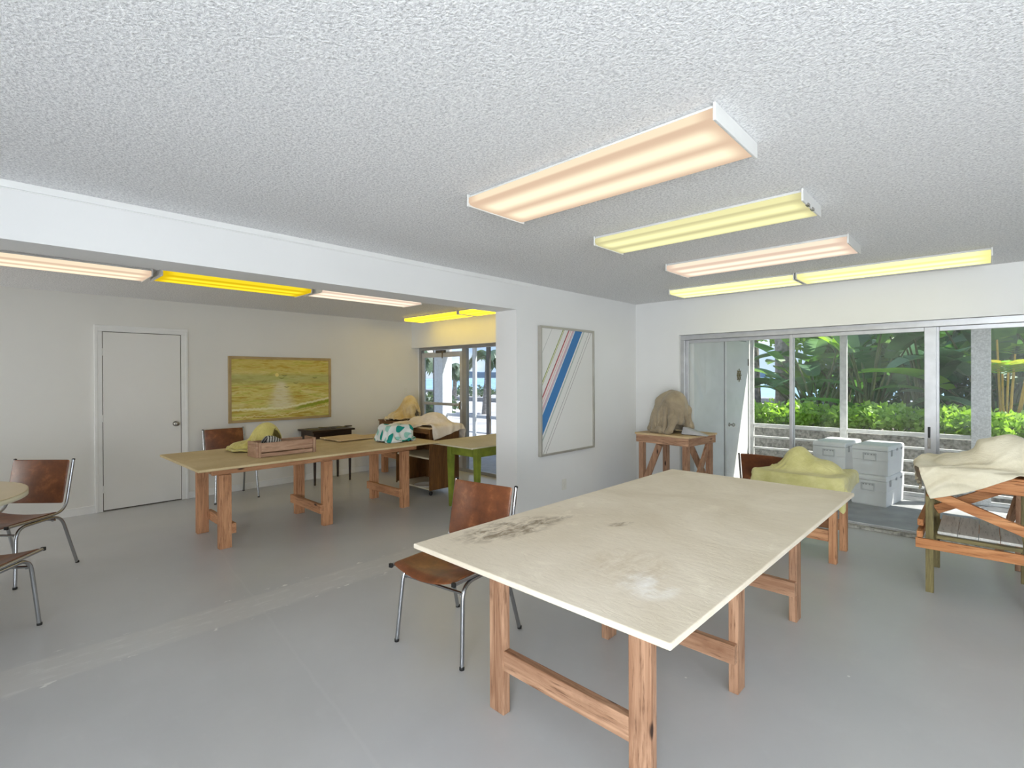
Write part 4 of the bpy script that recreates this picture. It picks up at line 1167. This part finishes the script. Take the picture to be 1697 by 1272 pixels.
def banana_plant(name, x, y, n, hgt, seed, label, mats, spread=1.0, az=None, leafL=1.4, leafW=.55, z0=-.25, lean=.35):
    rng = random.Random(seed); root = empty(name, (x, y, z0)); tag(root, label, 'plant')
    b = MB(); b.tube([(0, 0, 0), (.02, .01, hgt*.35)], [.11, .07], 10); b.build('stalk', M['trunk'], root)
    for k in range(n):
        a = (az[k % len(az)] if az else rng.uniform(0, 2*PI)) + rng.uniform(-.25, .25)
        o = rng.uniform(.25, 1.0)*spread; hh = hgt*rng.uniform(.55, 1.0)
        p0 = Vector((.05*math.cos(a), .05*math.sin(a), hgt*.25)); p2 = Vector((o*math.cos(a)*.8, o*math.sin(a)*.8, hh))
        p1 = (p0+p2)/2 + Vector((-.1*math.cos(a), -.1*math.sin(a), .15))
        pts = [p0*(1-t)**2 + p1*2*t*(1-t) + p2*t*t for t in [i/6 for i in range(7)]]
        lb = MB(); L = leafL*rng.uniform(.8, 1.2); W = leafW*rng.uniform(.8, 1.15)
        dv = (pts[-1]-pts[-2]).normalized()*.7 + Vector((math.cos(a)*lean, math.sin(a)*lean, .1))
        banana_leaf(lb, pts[-1], dv, (0, 0, 1), L, W, rng.uniform(.6, 1.7), rng, rng.randint(2, 7))
        lf = lb.build('leaf', M[mats[k % len(mats)]], root, fix=False)
        sb = MB(); sb.tube(pts, [.03-.003*i for i in range(7)], 8); sb.build('leaf_stalk', M['stem'], lf)
    return root
def leafmass(b, rng, cx, cy, cz, rx, ry, rz, n, size, shell=.55):
    for _ in range(n):
        while True:
            u = Vector((rng.uniform(-1, 1), rng.uniform(-1, 1), rng.uniform(-1, 1)))
            if u.length < 1 and u.length > shell*rng.random(): break
        p = Vector((cx+u.x*rx, cy+u.y*ry, cz+u.z*rz))
        d = Vector((rng.gauss(0, 1), rng.gauss(0, 1), rng.gauss(.3, .8))).normalized(); s = d.orthogonal().normalized()
        s.rotate(Matrix.Rotation(rng.uniform(0, 6.28), 3, d)); L = size*rng.uniform(.6, 1.3); w = L*.32
        nrm = d.cross(s)*(.15*L)
        b.add([p, p+d*L*.5+s*w-nrm*.3, p+d*L, p+d*L*.5-s*w-nrm*.3], [(0,1,2,3)])
# hedge of small bright leaves along the patio, cut into the three shrubs the openings show
def hedge(x0, x1, label, seed):
    rng = random.Random(seed); root = empty('hedge_shrub', ((x0+x1)/2, 9.35, -.25)); tag(root, label, 'shrub', 'clipped hedge along the patio')
    b = MB(); L = (x1-x0)/2; k = int((x1-x0)/.16)
    for i in range(k):
        xx = -L + (i+.5)*(2*L/k)
        leafmass(b, rng, xx, rng.uniform(-.1, .1), 1.08+rng.uniform(-.05, .05), .2, .34, .21, 300, .085, .8)
    b.build('foliage', M['hedge'], root, fix=False)
    b = MB()
    for i in range(int(k*.8)):
        xx = -L + rng.random()*2*L
        b.tube([(xx, rng.uniform(-.15, .2), 0), (xx+rng.uniform(-.1, .1), 0, .95)], [.014, .008], 5)
    b.build('stems', M['trunk'], root)
hedge(-3.9, -1.4, 'bright green hedge section between the closet and the slim post', 1)
hedge(-1.4, -.05, 'bright green hedge section behind the coolers', 2)
hedge(-.05, 2.2, 'bright green hedge section right of the wide grey column', 3)
b = MB(); b.box(-4.2, 3, 8.75, 9.0, -.25, .66); struct(b.build('planter_wall', plain('mottled_planter_wall', (.30, .29, .26, 1), .9, var=.3, vscale=30, bump=.6, bscale=40)))

banana_plant('bird_of_paradise_plant', -2.35, 11.3, 11, 2.5, 21, 'large leaved plant left of the slim patio post', ['leaf_dark', 'leaf_grey', 'leaf_bright', 'leaf_mid'], 1.1)
banana_plant('bird_of_paradise_plant', -1.55, 10.9, 12, 2.5, 22, 'large leaved dark plant right behind the slim patio post', ['leaf_mid', 'leaf_dark', 'leaf_grey', 'leaf_bright', 'leaf_dark'], 1.1)
banana_plant('bird_of_paradise_plant', -.75, 11.2, 13, 2.6, 23, 'large leaved plant above the right cooler stack', ['leaf_dark', 'leaf_mid', 'leaf_grey', 'leaf_bright', 'leaf_dark'], 1.2)
banana_plant('bird_of_paradise_plant', .15, 11.0, 12, 2.6, 24, 'large leaved plant behind the wide grey column', ['leaf_grey', 'leaf_dark', 'leaf_bright', 'leaf_mid'], 1.1)
banana_plant('bird_of_paradise_plant', 1.0, 11.4, 11, 2.5, 25, 'large leaved plant at the right frame edge', ['leaf_dark', 'leaf_bright', 'leaf_mid'], 1.1)
banana_plant('bird_of_paradise_plant', -1.1, 12.6, 12, 3.1, 26, 'tall dark leaved plant in the second row of the garden', ['leaf_dark'], 1.4, leafL=1.7, leafW=.65)
banana_plant('bird_of_paradise_plant', .5, 12.8, 12, 3.1, 27, 'tall dark leaved plant in the second row behind the grey column', ['leaf_dark', 'leaf_mid'], 1.4, leafL=1.7, leafW=.65)
banana_plant('bird_of_paradise_plant', -2.2, 13.0, 8, 3.2, 28, 'tall dark leaved plant in the second row near the grey trunk', ['leaf_dark'], 1.2, leafL=1.7, leafW=.6)
banana_plant('bird_of_paradise_plant', -2.75, 12.2, 10, 2.2, 29, 'low leafy plant filling the gap left of the slim patio post', ['leaf_mid', 'leaf_dark', 'leaf_grey'], 1.0, leafL=1.2, leafW=.5, lean=.6)
banana_plant('bird_of_paradise_plant', -.2, 10.6, 8, 1.5, 30, 'low leafy plant just behind the hedge, left of the wide grey column', ['leaf_grey', 'leaf_mid', 'leaf_dark'], .8, leafL=.9, leafW=.42, lean=.6)
banana_plant('bird_of_paradise_plant', -1.25, 10.5, 8, 1.5, 33, 'low leafy plant just behind the hedge, above the coolers', ['leaf_dark', 'leaf_grey', 'leaf_mid'], .8, leafL=.9, leafW=.42, lean=.6)
# yellow cane palm at right
def cane_palm(x, y, seed, label):
    rng = random.Random(seed); root = empty('cane_palm', (x, y, -.25)); tag(root, label, 'palm')
    for k in range(9):
        a = rng.uniform(0, 2*PI); r = rng.uniform(.15, .5)
        b = MB(); p2 = Vector((r*math.cos(a), r*math.sin(a)*.5, rng.uniform(1.7, 2.3)))
        pts = [Vector((.05*math.cos(a), .05*math.sin(a), 0)), p2*.5+Vector((-.03, 0, .1)), p2]
        b.tube(pts, [.02, .017, .012], 7); c = b.build('cane', M['cane'], root)
        b = MB(); d = Vector((math.cos(a), math.sin(a), 1.1)).normalized()
        for j in range(12):
            t = j/12; q = p2 + d*t*.55 + Vector((0, 0, -.30*t*t))
            for s in (-1, 1):
                sd = d.cross(Vector((0, 0, 1))).normalized()*s
                b.add([q, q+sd*.09+d*.05, q+sd*.24+d*.16-Vector((0, 0, .07)), q+sd*.10+d*.02], [(0,1,2,3)])
        b.build('frond', M['leaf_yellow' if k % 3 == 0 else 'leaf_bright'], c, fix=False)
cane_palm(.24, 10.15, 31, 'palm with yellow canes at the right, behind the hedge')
# trunks and tree crowns behind
def tree(x, y, hgt, tr, crown, seed, label, mat, leaf=.16, n=2600):
    rng = random.Random(seed); root = empty('tree', (x, y, -.25)); tag(root, label, 'tree')
    b = MB(); b.tube([(0, 0, 0), (.03, 0, hgt*.4), (-.02, 0, hgt)], [tr*1.15, tr, tr*.85], 14); b.build('trunk', M['trunk'], root)
    b = MB()
    for (cx, cy, cz, rx, ry, rz) in crown: leafmass(b, rng, cx, cy, cz, rx, ry, rz, n//len(crown), leaf, .3)
    b.build('foliage', M[mat], root, fix=False)
tree(-3.55, 13.2, 3.4, .19, [(.2, 0, 3.9, 1.2, 1.0, .7)], 41, 'tree with a thick grey trunk left of the sliding window centre', 'leaf_mid')
tree(-2.9, 16.5, 2.4, .12, [(0, 0, 1.6, 1.1, .8, 1.3), (.2, 0, 2.9, 1.2, .8, .8)], 45, 'mid green bushy tree behind the slim patio post', 'leaf_mid', .22, 3000)
tree(-4.9, 15.5, 2.8, .12, [(.5, 0, 3.6, 1.7, 1.2, .9), (-.8, 0, 3.2, 1.2, 1, .8), (1.2, -.2, 2.9, .9, .8, .5)], 42, 'yellow green leafy tree beyond the closet corner', 'leaf_bright', .13, 4200)
tree(-.6, 15.5, 3.0, .16, [(-1.1, 0, 2.6, 1.4, 1.0, 1.7), (.7, 0, 2.6, 1.5, 1.0, 1.8)], 43, 'dark dense tree filling the back of the garden', 'leaf_dark', .3, 5200)
tree(3.0, 15.5, 3.0, .16, [(-.2, 0, 2.6, 1.3, 1.0, 1.9), (1.2, 0, 2.6, 1.2, 1.0, 1.8)], 44, 'dark dense tree at the back right of the garden', 'leaf_dark', .3, 5200)

# seaside palms behind the back room glass
def sea_palm(x, y, hgt, seed, label, size=1.7):
    rng = random.Random(seed); root = empty('palm_tree', (x, y, -.25)); tag(root, label, 'palm')
    b = MB(); b.tube([(0, 0, 0), (.1, 0, hgt*.5), (.18, 0, hgt)], [.17, .12, .10], 10); b.build('trunk', M['trunk'], root)
    for k in range(17):
        a = rng.uniform(0, 2*PI); el = rng.uniform(-.3, .9); b = MB()
        d = Vector((math.cos(a)*math.cos(el), math.sin(a)*math.cos(el), math.sin(el))); p = Vector((.18, 0, hgt))
        n = 14
        for j in range(n):
            q = p + d*(size/n); sd = d.cross(Vector((0, 0, 1)))
            if sd.length < .05: sd = Vector((1, 0, 0))
            sd.normalize(); w = .5*math.sin(PI*(j+1.2)/(n+2))**.6*size/1.7
            for s in (-1, 1):
                b.add([p, p+(q-p)*.75, q+sd*s*w*.9+Vector((0, 0, -w*.55))+d*.12, p+sd*s*w*.6+Vector((0, 0, -w*.2))], [(0,1,2,3)])
            p = q; d = (d + Vector((0, 0, -.13))).normalized()
        b.build('frond', M['palm'], root, fix=False)
sea_palm(-17.0, 16.2, 2.75, 51, 'tall palm seen through the back window right of the glass door', 1.25)
sea_palm(-22.6, 19.0, 2.3, 52, 'low palm seen through the glass door beside the white column', 1.0)
sea_palm(-20.8, 15.2, 3.3, 53, 'dark palm at the left of the glass door view', 1.8)
def shrub(x, y, rx, rz, seed, label):
    rng = random.Random(seed); root = empty('shrub', (x, y, -.25)); tag(root, label, 'shrub')
    b = MB(); leafmass(b, rng, 0, 0, rz*.9, rx, rx*.6, rz, 900, .22, .4); b.build('foliage', M['palm'], root, fix=False)
    b = MB(); b.tube([(0, 0, 0), (0, 0, rz)], [.05, .03], 6); b.build('stem', M['trunk'], root)
shrub(-33, 30, 2.6, .5, 61, 'grey green shrub by the seawall behind the white column')
shrub(-26.5, 29, 2.6, .55, 62, 'grey green shrub by the seawall behind the thin white post')
shrub(-20.5, 30.5, 2.2, .5, 63, 'grey green shrub by the seawall near the thin dark post')
shrub(-17.4, 13.6, 1.2, .55, 64, 'pale leafy shrub low at the left of the glass door view')

# ------------------------------------------------------------------ light
w = bpy.data.worlds.new('sky'); SC.world = w; w.use_nodes = True
nt = w.node_tree; nt.nodes.clear()
tc = nt.nodes.new('ShaderNodeTexCoord'); sp = nt.nodes.new('ShaderNodeSeparateXYZ'); nt.links.new(tc.outputs['Generated'], sp.inputs[0])
rp = nt.nodes.new('ShaderNodeValToRGB'); nt.links.new(sp.outputs[2], rp.inputs[0])
el = rp.color_ramp.elements
el[0].position = 0.0; el[0].color = (.50, .64, .82, 1); el[1].position = .75; el[1].color = (.22, .40, .80, 1)
m_ = el.new(.12); m_.color = (.42, .60, .88, 1)
mp = nt.nodes.new('ShaderNodeMapping'); mp.inputs['Scale'].default_value = (1, 1, 3.2); nt.links.new(tc.outputs['Generated'], mp.inputs[0])
cn = nt.nodes.new('ShaderNodeTexNoise'); cn.inputs['Scale'].default_value = 2.4; cn.inputs['Detail'].default_value = 7; nt.links.new(mp.outputs[0], cn.inputs[0])
cr = nt.nodes.new('ShaderNodeValToRGB'); nt.links.new(cn.outputs[0], cr.inputs[0]); cr.color_ramp.elements[0].position = .5; cr.color_ramp.elements[1].position = .68
mx = nt.nodes.new('ShaderNodeMix'); mx.data_type = 'RGBA'; nt.links.new(cr.outputs[0], mx.inputs[0]); nt.links.new(rp.outputs[0], mx.inputs[6]); mx.inputs[7].default_value = (1.0, 1.0, 1.0, 1)
bg = nt.nodes.new('ShaderNodeBackground'); out = nt.nodes.new('ShaderNodeOutputWorld')
nt.links.new(mx.outputs[2], bg.inputs[0]); bg.inputs[1].default_value = 1.25
nt.links.new(bg.outputs[0], out.inputs[0])
sun = bpy.data.lights.new('sun', 'SUN'); sun.energy = 9.5; sun.angle = math.radians(.6); sun.color = (1, .96, .88)
so = bpy.data.objects.new('sun', sun); COL.objects.link(so)
so.rotation_euler = Vector((.50, .39, 1.0)).to_track_quat('Z', 'Y').to_euler()
def fill_area(name, loc, rot, sx, sy, e, c):
    l = bpy.data.lights.new(name, 'AREA'); l.shape = 'RECTANGLE'; l.size = sx; l.size_y = sy; l.energy = e; l.color = c
    o = bpy.data.objects.new(name, l); COL.objects.link(o); o.location = loc; o.rotation_euler = rot
    return o
# fill area lights, added at the unseen windows behind the camera
fill_area('fill_near', (1.475, YN-.10, 1.35), (PI/2+.22, 0, -.12), 1.4, 1.7, 275, (.93, .97, 1.0))  # tilted up to brighten the ceiling like a bounced flash
fill_area('fill_right', (XR+.10, -.27, 1.35), (PI/2+.14, 0, PI/2), 3.2, 1.7, 36, (.93, .97, 1.0))
fill_area('fill_back_room', (-6.93, YN-.10, 1.25), (PI/2, 0, -.25), .5, 1.85, 52, (1.0, .97, .92))  # extra fill for the back room

# ------------------------------------------------------------------ view
vs = SC.view_settings
vs.view_transform = 'Standard'; vs.look = 'None'; vs.exposure = 0.3; vs.gamma = 1.0; vs.use_curve_mapping = False
cy = SC.cycles
cy.max_bounces = 10; cy.diffuse_bounces = 6; cy.glossy_bounces = 4; cy.transparent_max_bounces = 24; cy.transmission_bounces = 6
cy.sample_clamp_indirect = 6.0
cy.use_denoising = True
